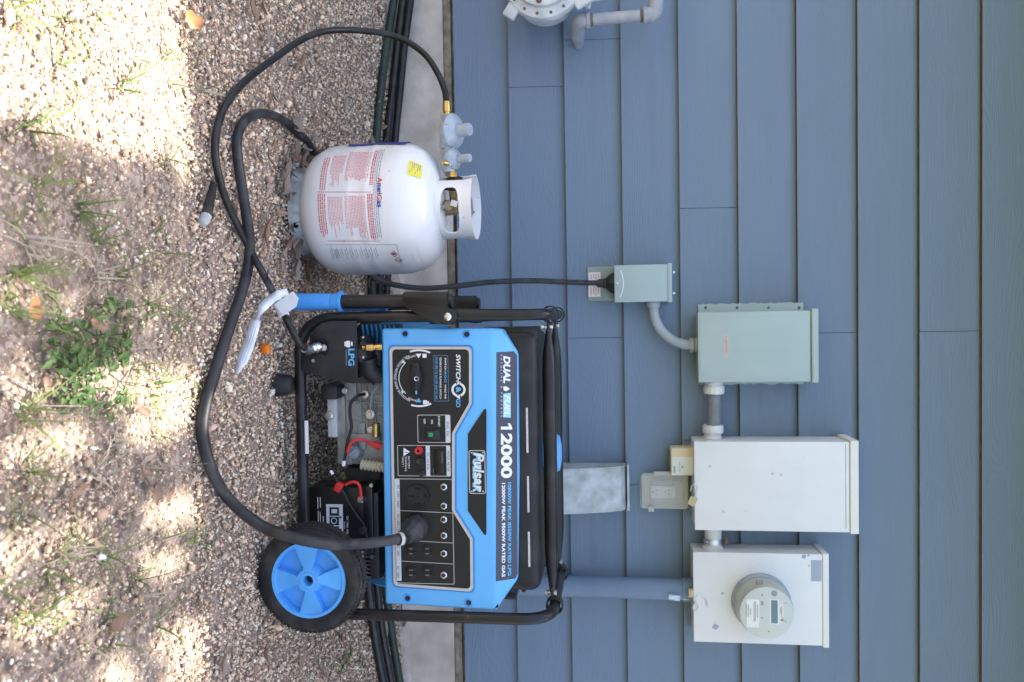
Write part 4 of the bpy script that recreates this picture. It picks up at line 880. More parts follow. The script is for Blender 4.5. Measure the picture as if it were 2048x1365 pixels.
for v, u0, u1 in ((640, 995, 1016), (635, 995, 1018), (640, 1024, 1050), (636, 1022, 1058), (646, 1033, 1046)): pbox(u0, u1, v, v+1.2, -.8357, .0003, 0, b)
obj('fine_print', b, 'white', bat)
for v, u in ((722, 999), (723, 1107)):
    b = B(); p = at(v, u, -.845); b.obox(p, (.014, .012, .012), Matrix.Identity(3), .001); screw(b, p+Vector((0, -.006, 0)), .0062, h=.004); obj('battery_terminal', b, 'zinc', bat)
b = B(); b.obox(at(678, 974, -.855), (.021, .016, .016), Matrix.Rotation(rad(30), 3, 'Y'), .002); obj('terminal_cover', b, 'red', bat)
obj('battery_lead', B().tube(catmull([at(691, 970, -.853), at(702, 965, -.855), at(714, 966, -.855), at(720, 976, -.853), at(722, 996, -.85)], 7), [.0034]*28+[.005], 8), 'red', bat)
wire([(662, 944, -.86), (672, 958, -.862), (685, 982, -.856), (700, 1010, -.852), (718, 1037, -.852), (728, 1050, -.852), (734, 1076, -.852)], .0026, 'blackp', 'battery_cable', par=bat)
obj('cable_plug', B().obox(at(726, 1060, -.855), (.02, .012, .014), Matrix.Rotation(rad(40), 3, 'Y'), .003), 'blackp', bat)
obj('wire_tip', B().cyl(at(661, 942, -.8605), at(666, 949, -.861), .0034, .0034, 8), 'white', bat)
b = B(); b.box((at(730, 980, -.80).x, -.83, at(745, 1000, -.80).z), (at(730, 1150, -.80).x, -.70, at(764, 1000, -.80).z), .003); obj('battery_tray', b, 'blackp', gen)
for v, u in ((743, 971), (745, 1114)): obj('hold_down_bolt', screw(B(), at(v, u, -.842), .005, h=.004), 'zinc', gen)
# --- LPG connector plate
yl = -.884
pl = [(714, 642), (716, 756), (709, 768), (690, 765), (640, 752), (606, 744), (605, 712), (640, 706), (654, 714), (658, 700), (658, 684), (650, 676), (626, 684), (622, 672), (632, 656), (646, 646), (662, 642)]
plate = obj('lpg_plate', B().prism(rnd(PX(pl, yl), .004, 3), yl-.0025, yl, .0006), 'blackp', gen)
obj('plate_back', B().prism(rnd(PX([(660, 668), (660, 736), (618, 736), (618, 668)], yl), .006, 3), yl+.006, yl+.012), 'blackp', plate)
text('LPG', 698, 732, 696.5, 709, yl-.003, 'lblue', plate, bold=.03); text('CONNECTOR', 700, 732, 691, 694.5, yl-.003, 'greyink', plate)
q = R2(682, 695, 691, 703, yl); b = B(); b.prism(rnd([(q[0], q[2]+.002), (q[1], q[2]+.002), (q[1], q[3]-.002), (q[0], q[3]-.002)], .003, 3), yl-.0032, yl-.0026); pbox(684, 693, 689, 692, yl-.0032, .0005, 0, b); pbox(684, 692, 702, 705, yl-.0032, .0005, 0, b); obj('bottle_icon', b, 'white', plate)
obj('push_button', B().lathe([(0, .007), (.006, .0068), (.0072, .005), (.0072, 0)], at(648, 696, yl), (0, -1, 0), 20), mat('button_steel', (.6, .6, .57), .35, metal=.5), plate)
b = B(); p = at(640, 694, yl-.004); dv = (at(612, 702, -.915)-p).normalized(); b.lathe([(0, 0), (.0105, 0), (.0115, .002), (.0115, .012), (.0098, .013), (.0098, .02), (.008, .021), (.008, .026), (0, .026)], p, dv, 24); fit = obj('quick_connector', b, 'zinc', plate)
for v, u, yy, rr_ in ((627, 722, yl-.003, .0045), (639, 673, yl+.006, .003), (640, 715, yl+.006, .003)): obj('plate_screw', screw(B(), at(v, u, yy), rr_, h=.003), 'zinc', plate)
b = B(); pr_ = [(0, .022), (.018, .022), (.024, .016), (.034, .012), (.034, .002), (.028, -.01), (0, -.01)]; b.lathe(pr_, at(722, 700, -.855)+Vector((0, .012, 0)), (.15, -.35, 1), 8); reg = obj('fuel_regulator', b, 'blackp', gen)
b = B()
for v, u in ((727, 675), (727, 715)): screw(b, at(v, u, -.885), .0032, h=.003)
obj('regulator_screw', b, 'zinc', reg)
b = B(); a = at(725, 696, -.875); c = at(764, 695, -.865); L = (c-a).length; b.lathe([(0, 0), (.0055, 0), (.0062, L*.15), (.008, L*.2), (.0085, L*.55), (.006, L*.58), (.0065, L*.7), (.0075, L*.75), (.0075, L), (0, L)], a, c-a, 8); obj('brass_fitting', b, 'brass', reg)
obj('intake_hose', B().tube(catmull([at(735, 715, -.84), at(740, 740, -.83), at(758, 755, -.82)], 6), .022, 14), 'blackp', gen)
# --- wheels
def wheel(cx, cy, cz, name):
    R = .113; w = .024
    ty = B(); pr = [(.077, -w*.9), (.082, -w), (.097, -w*1.02), (.105, -w*.92), (.110, -w*.7), (R, -w*.3), (R, w*.3), (.110, w*.7), (.105, w*.92), (.097, w*1.02), (.082, w), (.077, w*.9)]
    ty.lathe(pr, (cx, cy, cz), (0, 1, 0), 64); tyre = obj(name, ty, 'rubber', gen)
    tr = B()
    for k in range(72):
        a = 2*math.pi*k/72; M = Matrix.Rotation(-a, 3, 'Y')
        for s, sk in ((-1, .5), (1, -.5)):
            c = Vector((cx, cy, cz))+M @ Vector((R-.0006, s*.0085, 0)); tr.obox(c, (.0026, .013, .0052), M @ Matrix.Rotation(sk, 3, 'X'))
        c = Vector((cx, cy, cz))+M @ Vector((.1078, -.0185, 0)); tr.obox(c, (.003, .006, .0055), M @ Matrix.Rotation(.6, 3, 'Z'))
    obj('tread', tr, 'rubber', tyre)
    rb = B(); fr = cy-w*.92; R1 = .0770; rh = .0175; ang = []
    for k in range(4):
        c0 = 3+k*90
        ang += [(c0-21, 0), (c0-20.2, 1)]+[(c0-20.2+40.4*i/5, 1) for i in range(1, 5)]+[(c0+20.2, 1), (c0+21.8, 0)]+[(c0+21.8+47*i/5, 0) for i in range(1, 5)]
    ang = [(a, h) for a, h in ang]; rows = []
    rads = [(rh, None), (rh+.006, None), (.032, 0), (.052, 0), (.0708, 0), (.0726, None), (R1, None)]
    for a, h in ang:
        A = rad(a); row = []
        for r, fix in rads:
            if fix is None:
                yy = fr-.002 if r > .06 else fr-.003
            else: yy = fr+.002-(.001 if h else 0)+(0 if h else .016*(1 if r > .025 else .3))
            row.append(rb.bm.verts.new((cx+r*math.cos(A), yy, cz+r*math.sin(A))))
        rows.append(row)
    n = len(rows)
    for i in range(n):
        for j in range(len(rads)-1): rb.bm.faces.new((rows[i][j], rows[i][j+1], rows[(i+1) % n][j+1], rows[(i+1) % n][j]))
    rb.lathe([(R1-.0005, -.002), (R1+.0015, -.0025), (R1+.002, 0), (R1+.001, .01)], (cx, fr, cz), (0, 1, 0), 64)
    rim = obj('rim', rb, 'rimblue', tyre, smooth=28)
    obj('hub_bore', B().lathe([(rh, -.004), (.0115, -.0045), (.0105, -.003), (.0105, .02)], (cx, fr, cz), (0, 1, 0), 28), 'rimblue', rim)
    obj('axle', B().cyl((cx, fr+.016, cz), (cx, fr+.07, cz), .0102, .0102, 20), mat('axle_dark', (.04, .038, .035), .5, metal=.7) if 'axle_dark' not in bpy.data.materials else bpy.data.materials['axle_dark'], rim)
wc = at(605, 1160, -.995)
wheel(wc.x, -.975, gz(wc.x, -.97)+.111, 'wheel'); wheel(wc.x-.01, -.40, gz(wc.x, -.4)+.111, 'wheel')
obj('axle_bar', B().cyl((wc.x-.004, -.94, gz(wc.x, -.97)+.111), (wc.x-.012, -.43, gz(wc.x, -.4)+.111), .0095), 'frame', gen)
obj('axle_mount', B().box((wc.x-.03, -.90, zb-.01), (wc.x+.03, -.47, zb+.06), .004), 'frame', gen)

# ================================================================== PROPANE TANK
tc = Vector((-.262, -.70, gz(-.262, -.7)-.002)); RT = .1535
tank = thing('propane_tank', tc, 'white propane cylinder with red printed labels standing on the gravel', 'propane tank')
prof = [(0, .016), (.06, .017), (.092, .022), (.118, .034), (.137, .053), (.149, .078), (RT, .105), (RT, .150), (RT+.0006, .153), (RT+.0006, .160), (RT, .163), (RT, .190), (RT+.0007, .193), (RT+.0007, .199), (RT, .202), (RT, .228), (RT, .240), (.1525, .258), (.146, .284), (.132, .308), (.108, .327), (.078, .338), (.04, .344), (0, .345)]
body = obj('body', B().lathe(prof, tc, (0, 0, 1), 72), 'tank', tank, smooth=40)
b = B(); fr_ = [(.090, .026), (.096, .022), (.098, .006), (.104, -.002), (.106, -.001), (.100, .008), (.098, .025)]
b.lathe(fr_, tc, (0, 0, 1), 64, flute=.02, nf=5); foot = obj('foot_ring', b, 'dirtyw', tank)
fp = at(586, 457, -.80); an = math.atan2(-.11, fp.x-tc.x)
for aa in (-1.15,): 
    p = tc+Vector((.1005*math.cos(aa), .1005*math.sin(aa), .012)); b = B(); b.lathe([(0, .0008), (.007, .0008), (.0075, -.004)], p, (math.cos(aa), math.sin(aa), .15), 14); obj('drain_hole', b, 'hole', foot)
# collar
CT, CB, RC = .419, .322, .072; b = B(); bm = b.bm; na, nz = 200, 60; g = {}
cx, cy = tc.x, tc.y
for i in range(na+1):
    a = rad(190+i*(320/na))-rad(0)          # opening faces left
    a = rad(219)+i*rad(320)/na
    for j in range(nz+1):
        z = CB+(CT-CB)*j/nz; flare = .004*max(0, (z-.395)/.03)
        g[i, j] = bm.verts.new((cx+(RC+flare)*math.cos(a), cy+(RC+flare)*math.sin(a), tc.z+z))
def hole(i, j):
    a = math.degrees(rad(219)+(i+.5)*rad(320)/na) % 360; z = CB+(CT-CB)*(j+.5)/nz
    def win(c, hw, z0, z1, p=4): return abs((a-c)/hw)**p+abs((z-(z0+z1)/2)/((z1-z0)/2))**p < 1
    if win(284, 45, .348, .388, 3): return True           # hand hole facing the camera
    if win(75, 40, .35, .385, 3): return True
    return False
for i in range(na):
    for j in range(nz):
        if not hole(i, j): bm.faces.new((g[i, j], g[i+1, j], g[i+1, j+1], g[i, j+1]))
for v in [v for v in bm.verts if not v.link_faces]: bm.verts.remove(v)
for _ in range(8):
    bmesh.ops.smooth_vert(bm, verts=[v for v in bm.verts if any(e.is_boundary for e in v.link_edges)], factor=.4, use_axis_x=True, use_axis_y=True, use_axis_z=True)
collar = obj('collar', b, 'tank', tank, smooth=60)
md = collar.modifiers.new('thick', 'SOLIDIFY'); md.thickness = .0028; md.offset = 0
b = B()
for aa, zz in ((296, .403),): 
    A = rad(aa); b.lathe([(0, .0006), (.004, .0006), (.004, 0)], (cx+(RC+.0016)*math.cos(A), cy+(RC+.0016)*math.sin(A), tc.z+zz), (math.cos(A), math.sin(A), 0), 12)
A = rad(88); b.lathe([(0, .0006), (.0035, .0006), (.0035, 0)], (cx+(RC-.0018)*math.cos(A), cy+(RC-.0018)*math.sin(A), tc.z+.40), (0, -1, 0), 12)
obj('collar_hole', b, 'greyink', collar)
# valve
vz = tc.z+.345; b = B(); b.cyl((cx, cy, vz-.004), (cx, cy, vz+.04), .019, .016, 8, .002); b.cyl((cx, cy, vz+.026), (cx-.043, cy-.015, vz+.026), .0145, .0145, 16); b.cyl((cx, cy-.012, vz+.01), (cx+.0, cy-.036, vz+.014), .013, .012, 6); val = obj('valve', b, 'valve', tank)
b = B(); b.lathe([(0, 0), (.02, 0), (.028, .004), (.028, .016), (.022, .020), (0, .021)], (cx, cy, vz+.042), (0, 0, 1), 40, flute=.06, nf=8); obj('hand_wheel', b, mat('knob_grey', (.22, .22, .22), .5), val)
obj('bleed_tag', B().obox(Vector((cx-.004, cy-.04, vz+.028)), (.014, .002, .016), Matrix.Rotation(.3, 3, 'Y'), .0005), 'white', val)
obj('tag_strap', B().tube(catmull([(cx+.002, cy-.045, vz+.006), (cx+.012, cy-.052, vz-.002), (cx+.03, cy-.05, vz-.006), (cx+.05, cy-.042, vz-.008)], 6), .0035, 6), mat('grey_strap', (.3, .28, .25), .6), val)
# printing on the cylinder
def tsurf(v, u, k=.0006):
    d = ray(v, u); R = RT+k; ox, oy = CAM.x-tc.x, CAM.y-tc.y; A = d.x**2+d.y**2; Bq = 2*(ox*d.x+oy*d.y); Cq = ox*ox+oy*oy-R*R; D = Bq*Bq-4*A*Cq
    if D < 0: D = 0
    return CAM+d*((-Bq-math.sqrt(D))/(2*A))
def lint(v, u, k): # straight lines on the label follow rounds of the tank: shift v with distance from its middle
    return tsurf(v, u, k)
def tquad(b, v0, v1, u0, u1, k=.0006, n=1):
    for i in range(n):
        a, c = u0+(u1-u0)*i/n, u0+(u1-u0)*(i+1)/n; b.quad(lbl(v0, a, k), lbl(v0, c, k), lbl(v1, c, k), lbl(v1, a, k))
def lbl(v, u, k=.0006):
    # label coordinates: v is the height as read at the middle of the tank (u = 409), rounds sag towards the viewer
    h = tsurf(v, 409, k).z; s = tsurf(v, u, k); ang = math.atan2(s.y-tc.y, s.x-tc.x); R = RT+k
    return Vector((tc.x+R*math.cos(ang), tc.y+R*math.sin(ang), h))
ZSH = 0
def ttext(st, u0, u1, v0, v1, m, k=.0009, bold=.0):
    me, co = textmesh(st, bold); P = np.array([lbl(v0+(v1-v0)*c[1], u0+(u1-u0)*c[0], k)[:] for c in co]); me.vertices.foreach_set('co', P.astype(np.float32).ravel()); me.update(); return obj('logo_lettering', me, m, body, smooth=0)
ttext('A', 355, 366, 754, 764, 'logored', bold=.03); ttext('meri', 366.5, 389, 754, 764, 'blueink', bold=.03); ttext('G', 390, 400, 754, 764, 'logored', bold=.03); ttext('as', 401, 415, 754, 761.5, 'blueink', bold=.03)
b = B(); zb0, zb1 = tsurf(672, 409).z, tsurf(792, 409).z; lim = math.atan2(CAM.y-tc.y, CAM.x-tc.x)-math.acos(RT/math.hypot(CAM.x-tc.x, CAM.y-tc.y))
def bandp(f, g): a = lim+rad(-12+24*f+1.5*math.sin(g*9)*f); return Vector((tc.x+(RT+.0018)*math.cos(a), tc.y+(RT+.0018)*math.sin(a), zb0+(zb1-zb0)*g))
for i in range(6):
    for j in range(10): b.quad(bandp(i/6, j/10), bandp((i+1)/6, j/10), bandp((i+1)/6, (j+1)/10), bandp(i/6, (j+1)/10))
bmesh.ops.remove_doubles(b.bm, verts=b.bm.verts, dist=.0002); obj('blue_band', b, 'blueink', body)
def lines(b, v_top, v_bot, u0, u1, pitch, h, seed, fill=.9, k=.0008, short=.85):
    rs = random.Random(seed); v = v_top
    while v > v_bot:
        end = u0+(u1-u0)*rs.uniform(short, 1); u = u0
        while u < end:
            w = rs.uniform(1.5, 6); tquad(b, v-h, v, u, min(u+w, end), k); u += w+1.1
        v -= pitch
b = B(); lines(b, 734, 686, 305, 365, 3.0, 1.5, 1); lines(b, 730, 690, 392, 480, 3.0, 1.5, 2, short=.7); o = obj('red_print', b, 'redink', body); o['kind'] = 'stuff'; b = B(); lines(b, 682, 655, 312, 375, 3.0, 1.3, 3, short=.4); lines(b, 684, 655, 394, 478, 3.0, 1.3, 4, short=.55); o = obj('red_print', b, 'redink', body); o['kind'] = 'stuff'
b = B(); lines(b, 745, 738, 302, 372, 4, 2.2, 5, short=.95); lines(b, 745, 733, 388, 482, 4, 2.2, 6, short=.9); lines(b, 650, 640, 316, 382, 4.6, 1.8, 7, short=.95); lines(b, 650, 634, 388, 476, 4.2, 1.8, 8, short=.9)
for v in (743, 632): tquad(b, v-.4, v+.4, 484, 485, .0009)
tquad(b, 634, 742, 384, 385, .0009); tquad(b, 646, 752, 482.5, 483.3, .0009); obj('red_bold_print', b, 'redinkd', body)
b = B(); lines(b, 757, 747, 300, 480, 4, 1.6, 9, short=.97); lines(b, 740, 640, 496, 517, 10, 1.3, 10, short=.6); lines(b, 736, 640, 500, 522, 10, 1.0, 12, short=.7)
tquad(b, 640, 784, 490, 490.8, .0009); tquad(b, 783, 784, 490, 526, .0009, 5); lines(b, 662, 646, 500, 520, 4, 1.4, 13); obj('grey_print', b, 'greyink', body)
b = B()
for cv_, cu_ in ((774, 509), (779, 521)):
    pts = [(cv_+8, cu_), (cv_, cu_+6), (cv_-8, cu_), (cv_, cu_-6)]; ins = [(cv_+6, cu_), (cv_, cu_+4.5), (cv_-6, cu_), (cv_, cu_-4.5)]
    for i in range(4): b.quad(lbl(*pts[i]), lbl(*pts[(i+1) % 4]), lbl(*ins[(i+1) % 4]), lbl(*ins[i]))
obj('hazard_diamond', b, 'redinkd', body)
b = B(); tquad(b, 770, 777, 507.5, 510.5, .0009); tquad(b, 776, 783, 520.5, 521.8, .0009); obj('hazard_symbol', b, 'blackink', body)
# yellow label on the shoulder
def dome(h, a, k=.001):
    pr = prof
    for (r0, h0), (r1, h1) in zip(pr, pr[1:]):
        if h0 <= h <= h1 and h1 > h0: r = r0+(r1-r0)*(h-h0)/(h1-h0); return Vector((tc.x+(r+k)*math.cos(a), tc.y+(r+k)*math.sin(a), tc.z+h+k*.6))
b = B(); n = 6
aL, aR = rad(230), rad(247)
for i in range(n):
    for j in range(4):
        a0, a1 = aL+(aR-aL)*i/n, aL+(aR-aL)*(i+1)/n; h0, h1 = .287+.027*j/4, .287+.027*(j+1)/4
        b.quad(dome(h0, a0), dome(h0, a1), dome(h1, a1), dome(h1, a0))
bmesh.ops.remove_doubles(b.bm, verts=b.bm.verts, dist=.0002); yl_ = obj('yellow_label', b, 'yellow', body)
b = B()
for j in range(6):
    h = .290+.0038*j; b.quad(dome(h, aL+.03, .0014), dome(h, aR-.05*(1+j % 3), .0014), dome(h+.0016, aR-.05*(1+j % 3), .0014), dome(h+.0016, aL+.03, .0014))
obj('print', b, 'greyink', yl_)

# ================================================================== REGULATOR + GAS HOSE
vx = cx-.045; vzz = vz+.026
rg = thing('gas_hose', (vx-.1, tc.y, tc.z), 'black gas hose with two grey regulators running from the propane tank to the generator', 'gas hose')
b = B(); b.lathe([(0, 0), (.024, 0), (.026, .002), (.026, .014), (.020, .016), (.0185, .026), (.013, .028), (0, .028)], (vx+.004, cy-.015, vzz), (-.945, -.326, .02), 36, flute=.025, nf=14); obj('black_nut', b, 'blackp', rg)
pR = lambda v, u: at(v, u, cy-.03)
b = B(); b.cyl(pR(906, 355), pR(906, 344), .0085, .0085, 6); obj('brass_nut', b, 'brass', rg)
def regu(v, u, R, name):
    c = pR(v, u); ax = Vector((.05, -.42, 1)).normalized(); b = B()
    b.lathe([(0, -.024), (R*.55, -.024), (R*.62, -.008), (R*.98, -.006), (R, -.002), (R, .004), (R*.94, .0065), (R*.88, .0095), (R*.5, .018), (0, .018)], c, ax, 40)
    b.obox(c-ax*.018, (R*2.0, R*.7, .02), rot_to(ax), .004)
    o = obj(name, b, 'castzinc', rg); b = B(); b.lathe([(0, .048), (R*.34, .048), (R*.37, .045), (R*.37, .016)], c, ax, 20); obj('cap', b, 'castzinc', o)
    b = B()
    for k in range(6):
        a = k*math.pi/3+.3; p = c+rot_to(ax) @ Vector((R*.9*math.cos(a), R*.9*math.sin(a), .006)); screw(b, p, .003, ax, .003)
    obj('cover_screw', b, 'zinc', o); return o
regu(905, 263, .0405, 'large_regulator'); regu(905, 319, .0265, 'small_regulator')
obj('link_body', B().tube([pR(899, 345), pR(898, 320), pR(897, 295), pR(896, 262), pR(895, 232)], [.0125, .014, .011, .014, .012], 12), 'castzinc', rg)
b = B(); a = pR(894, 234); c = pR(893, 204); L = (c-a).length; b.lathe([(0, 0), (.009, 0), (.009, L*.16), (.007, L*.2), (.0075, L*.3), (.0092, L*.33), (.0092, L*.9), (.0085, L), (0, L)], a, c-a, 6*3); obj('brass_ferrule', b, 'brass', rg)
obj('vent_port', B().cyl(pR(908, 330)-Vector((0, .018, .012)), pR(905, 330)-Vector((0, .03, .016)), .006, .005, 12), 'brass', rg)
hr = .0074
def gp(v, u, h): return ong(v, u, h)
hp = [pR(893, 205), at(889, 180, -.69), at(876, 148, -.68), at(852, 112, -.67), at(815, 84, -.66), at(770, 68, -.67), at(710, 61, -.70), at(650, 63, -.76), at(600, 82, -.83), gp(545, 120, .028), gp(490, 163, .016), gp(455, 205, .012), gp(436, 250, .011), gp(430, 300, .012), gp(437, 350, .012), gp(452, 400, .012), gp(474, 448, .014), gp(500, 500, .02), gp(527, 550, .05)]
hp += [at(551, 595, -.935), at(573, 640, -.95), at(592, 676, -.95), at(602, 690, -.94), at(614, 699, -.918)]
obj('hose', B().tube(catmull(hp, 9), hr, 12), 'hose', rg)
obj('hose_ferrule', B().cyl(at(609, 697, -.925), at(622, 700, -.905), .0102, .0098, 16), 'zinc', rg)
tg = B(); tp = [(576, 584, -.95, .018), (556, 590, -.965, .022), (536, 604, -.975, .024), (517, 628, -1.0, .022), (507, 658, -1.018, .026), (497, 690, -1.035, .029), (485, 722, -1.052, .026), (474, 748, -1.064, .005)]
L = []
cp = catmull([at(v, u, y_) for v, u, y_, w in tp], 4); n = len(cp)
for i, p in enumerate(cp):
    k = min(i/4, len(tp)-1.001); w = tp[int(k)][3]*(1-k % 1)+tp[int(k)+1][3]*(k % 1); a = math.sin(i*.45)*.5+.9
    tn_ = (cp[min(i+1, n-1)]-cp[max(i-1, 0)]).normalized(); d = tn_.cross(fw).normalized(); d = (d+Vector((0, (.9 if 9 < i < 14 else .15)*math.sin(i*.9), 0))).normalized(); w *= .82; L.append((tg.bm.verts.new(p-d*w/2), tg.bm.verts.new(p+d*w/2)))
PL = [(a.co.copy(), c.co.copy()) for a, c in L]
for (a, c), (e, f) in zip(L, L[1:]): tg.bm.faces.new((a, c, f, e))
lab = obj('paper_tag', tg, 'paper', rg, smooth=12)
b = B()
for k_ in range(3):
    for i in range(15, n-5):
        (a, c), (e, f) = [tuple(cp[j]+(-1 if q < .5 else 1)*Vector((0, 0, 0)) for q in (0, 1)) for j in (i, i+1)] if 0 else ((PL[i][0].lerp(PL[i][1], .25+.22*k_), PL[i][0].lerp(PL[i][1], .29+.22*k_)), (PL[i+1][0].lerp(PL[i+1][1], .25+.22*k_), PL[i+1][0].lerp(PL[i+1][1], .29+.22*k_)))
        off = -fw*.0008; b.quad(a+off, c+off, f+off, e+off)
obj('tag_print', b, mat('tag_ink', (.42, .45, .50), .6), lab, smooth=0); md = lab.modifiers.new('thick', 'SOLIDIFY'); md.thickness = .0006
hpts = [at(549, 591, -.935), at(560, 614, -.945), at(569, 632, -.95)]; obj('tag_wrap', B().tube([hpts[0], (hpts[0]+hpts[2])/2+Vector((0, -.002, 0)), hpts[2]], .0112, 14), 'paper', rg)
b = B(); fl = [(548, 610), (586, 583), (597, 597), (592, 614), (566, 632)]
f0 = [b.bm.verts.new(at(v, u, -.966+.0006*(u-600)/10)) for v, u in fl]; f1 = [b.bm.verts.new(v.co+Vector((0, .0012, 0))) for v in f0]; b.bm.faces.new(f0); b.bm.faces.new(f1[::-1])
for i in range(5): b.bm.faces.new((f0[i-1], f0[i], f1[i], f1[i-1]))
obj('tag_flag', b, 'paper', rg)

# ================================================================== POWER CORD
cr = .0125
pc = thing('power_cord', gp(430, 900, 0), 'thick black power cord looping over the gravel from the generator outlet to the inlet box', 'power cord')
q0 = at(836, 1052, YP); 
pts = [at(808, 1076, -.925), at(770, 1083, -.965), at(720, 1088, -1.01), at(670, 1090, -1.075), at(620, 1083, -1.12), at(575, 1072, -1.13), at(530, 1056, -1.13), at(485, 1025, -1.13), at(447, 985, -1.125), gp(421, 935, .02), gp(408, 890, .0135), gp(404, 850, .0130), gp(411, 805, .0130), gp(425, 760, .0130), gp(444, 700, .0130), gp(464, 640, .0130), gp(482, 590, .0140), gp(495, 540, .0150), gp(500, 490, .022), gp(494, 440, .027), gp(485, 380, .0160), gp(476, 320, .0130), gp(474, 280, .0130), gp(484, 250, .0130), gp(504, 232, .0130), gp(532, 228, .0130), gp(566, 241, .0130), gp(598, 268, .0130), gp(625, 300, .0130)]
pts += [Vector((-.30, -.47, gz(-.3, -.47)+.014)), Vector((-.21, -.40, gz(-.2, -.4)+.02)), at(735, 541, -.33), at(760, 561, -.29), at(800, 572, -.25), at(850, 577, -.20), at(910, 573, -.16), at(980, 565, -.12), at(1060, 562, -.085), at(1140, 565, -.065), at(1200, 567, -.058)]
cpt = catmull(pts, 9); rr = []
for i in range(len(cpt)):
    f = i/len(cpt); rr.append(.0110-.0012*min(1, max(0, (f-.35)/.2)) if f < .72 else max(.0086, .0098-.03*(f-.72)))
obj('cable', B().tube(cpt, rr, 14), 'cord', pc)
a = at(835, 1053, YP-.004); c = at(806, 1077, -.928); d = (c-a); L = d.length
b = B(); b.lathe([(0, 0), (.026, 0), (.027, .004), (.027, L*.28), (.0275, L*.36), (.023, L*.48), (.0185, L*.62), (.0175, L*.80), (.0155, L*.84), (.0155, L*.98), (0, L)], a, d, 48, flute=.03, nf=10); obj('locking_plug', b, 'cord', pc)
obj('cable_ring', B().lathe([(.0128, 0), (.0142, 0), (.0142, .008), (.0128, .008)], at(803, 1078, -.932), (at(790, 1080, -.945)-at(803, 1078, -.932)), 24), mat('clear_ring', (.5, .5, .48), .3), pc)
a = at(1194, 567, -.058); c = at(1236, 567, -.058); L = (c-a).length
obj('inlet_connector', B().lathe([(0, 0), (.011, 0), (.013, L*.1), (.013, L*.28), (.016, L*.34), (.016, L*.42), (.027, L*.6), (.031, L*.75), (.031, L), (0, L)], a, c-a, 40, flute=.03, nf=8), 'cord', pc)

# ================================================================== HOSES ALONG THE FOUNDATION
def gw(v, u, h):
    p = ong(v, u, h); return p if p.y < -.06 else at(v, u, -.06)
def ghose(name, P, r, m, label, ribs=0):
    pts = catmull(P, 12); b = B()
    if ribs:
        dense = []; 
        for p, q in zip(pts, pts[1:]):
            k = max(1, int((q-p).length/.006)); dense += [p.lerp(q, i/k) for i in range(k)]
        b.tube(dense, [r*(1+.035*(i % 2)) for i in range(len(dense))], 12)
    else: b.tube(pts, r, 12)
    return tag(obj(name, b, m), label, 'hose')
ghose('garden_hose', [gw(796, -60, .014), gw(788, 0, .014), gw(773, 90, .014), gw(762, 180, .014), gw(753, 280, .014), gw(748, 400, .014), gw(744, 540, .014), gw(745, 700, .014), gw(752, 900, .014), gw(762, 1100, .014), gw(778, 1225, .014), gw(787, 1290, .014), gw(800, 1365, .014), gw(812, 1430, .014)], .0125, 'dgreen', 'dark green garden hose lying along the foundation beside the black tubes', 1)
ghose('irrigation_tube', [gw(812, -50, .015), gw(806, 0, .015), gw(795, 90, .015), gw(784, 190, .015), gw(773, 290, .015), gw(766, 420, .015), gw(760, 540, .015), gw(752, 700, .015), gw(742, 900, .015), gw(733, 1100, .015), gw(741, 1210, .015), gw(751, 1280, .015), gw(767, 1365, .015), gw(780, 1430, .015)], .0135, 'hose', 'black irrigation tube, the one nearer the green hose, resting on gravel')
ghose('irrigation_tube', [gw(829, -50, .016), gw(821, 0, .016), gw(809, 90, .016), gw(799, 190, .016), gw(789, 290, .016), gw(781, 420, .016), gw(775, 540, .016), gw(766, 700, .016), gw(756, 900, .016), gw(750, 1100, .016), gw(757, 1210, .016), gw(767, 1280, .016), gw(783, 1365, .016), gw(796, 1430, .016)], .0125, 'hose', 'black irrigation tube lying closest against the concrete foundation')

# ================================================================== SMALL THINGS ON THE GROUND
p = gp(531, 698, .008); b = B(); M3 = Matrix.Rotation(.35, 3, 'Z') @ Matrix.Rotation(.3, 3, 'X')
b.obox(p, (.020, .014, .018), M3, .002); b.obox(p+M3 @ Vector((0, -.0071, .001)), (.012, .0012, .010), M3, .0004); tag(obj('orange_cap', b, 'orange'), 'small bright orange plastic cap lying on the gravel below the paper tag', 'cap')
t = thing('rubber_strap', gp(415, 420, 0), 'short dark rubber strap with a white tip sticking out under the gas hose', 'strap')
a = gp(428, 366, .016); c = gp(413, 432, .010); d_ = gp(404, 450, .009)
obj('strap', B().tube(catmull([a, a.lerp(c, .35), a.lerp(c, .7), c], 4), [.007]*4+[.0085]*4+[.0095]*4+[.0095], 10), 'rubber', t)
obj('white_tip', B().tube([c, c.lerp(d_, .5), c.lerp(d_, .9), d_], [.0098, .0095, .008, .004], 12), 'dulltip', t)
p0, p1 = gp(408, 181, .008), gp(450, 193, .004)
tag(obj('white_stick', B().tube([p0, p0.lerp(p1, .5)+Vector((0, 0, .002)), p1], [.0026, .003, .0026], 8), 'straw'), 'pale stick poking out under the gas hose at the sunlit edge', 'stick')

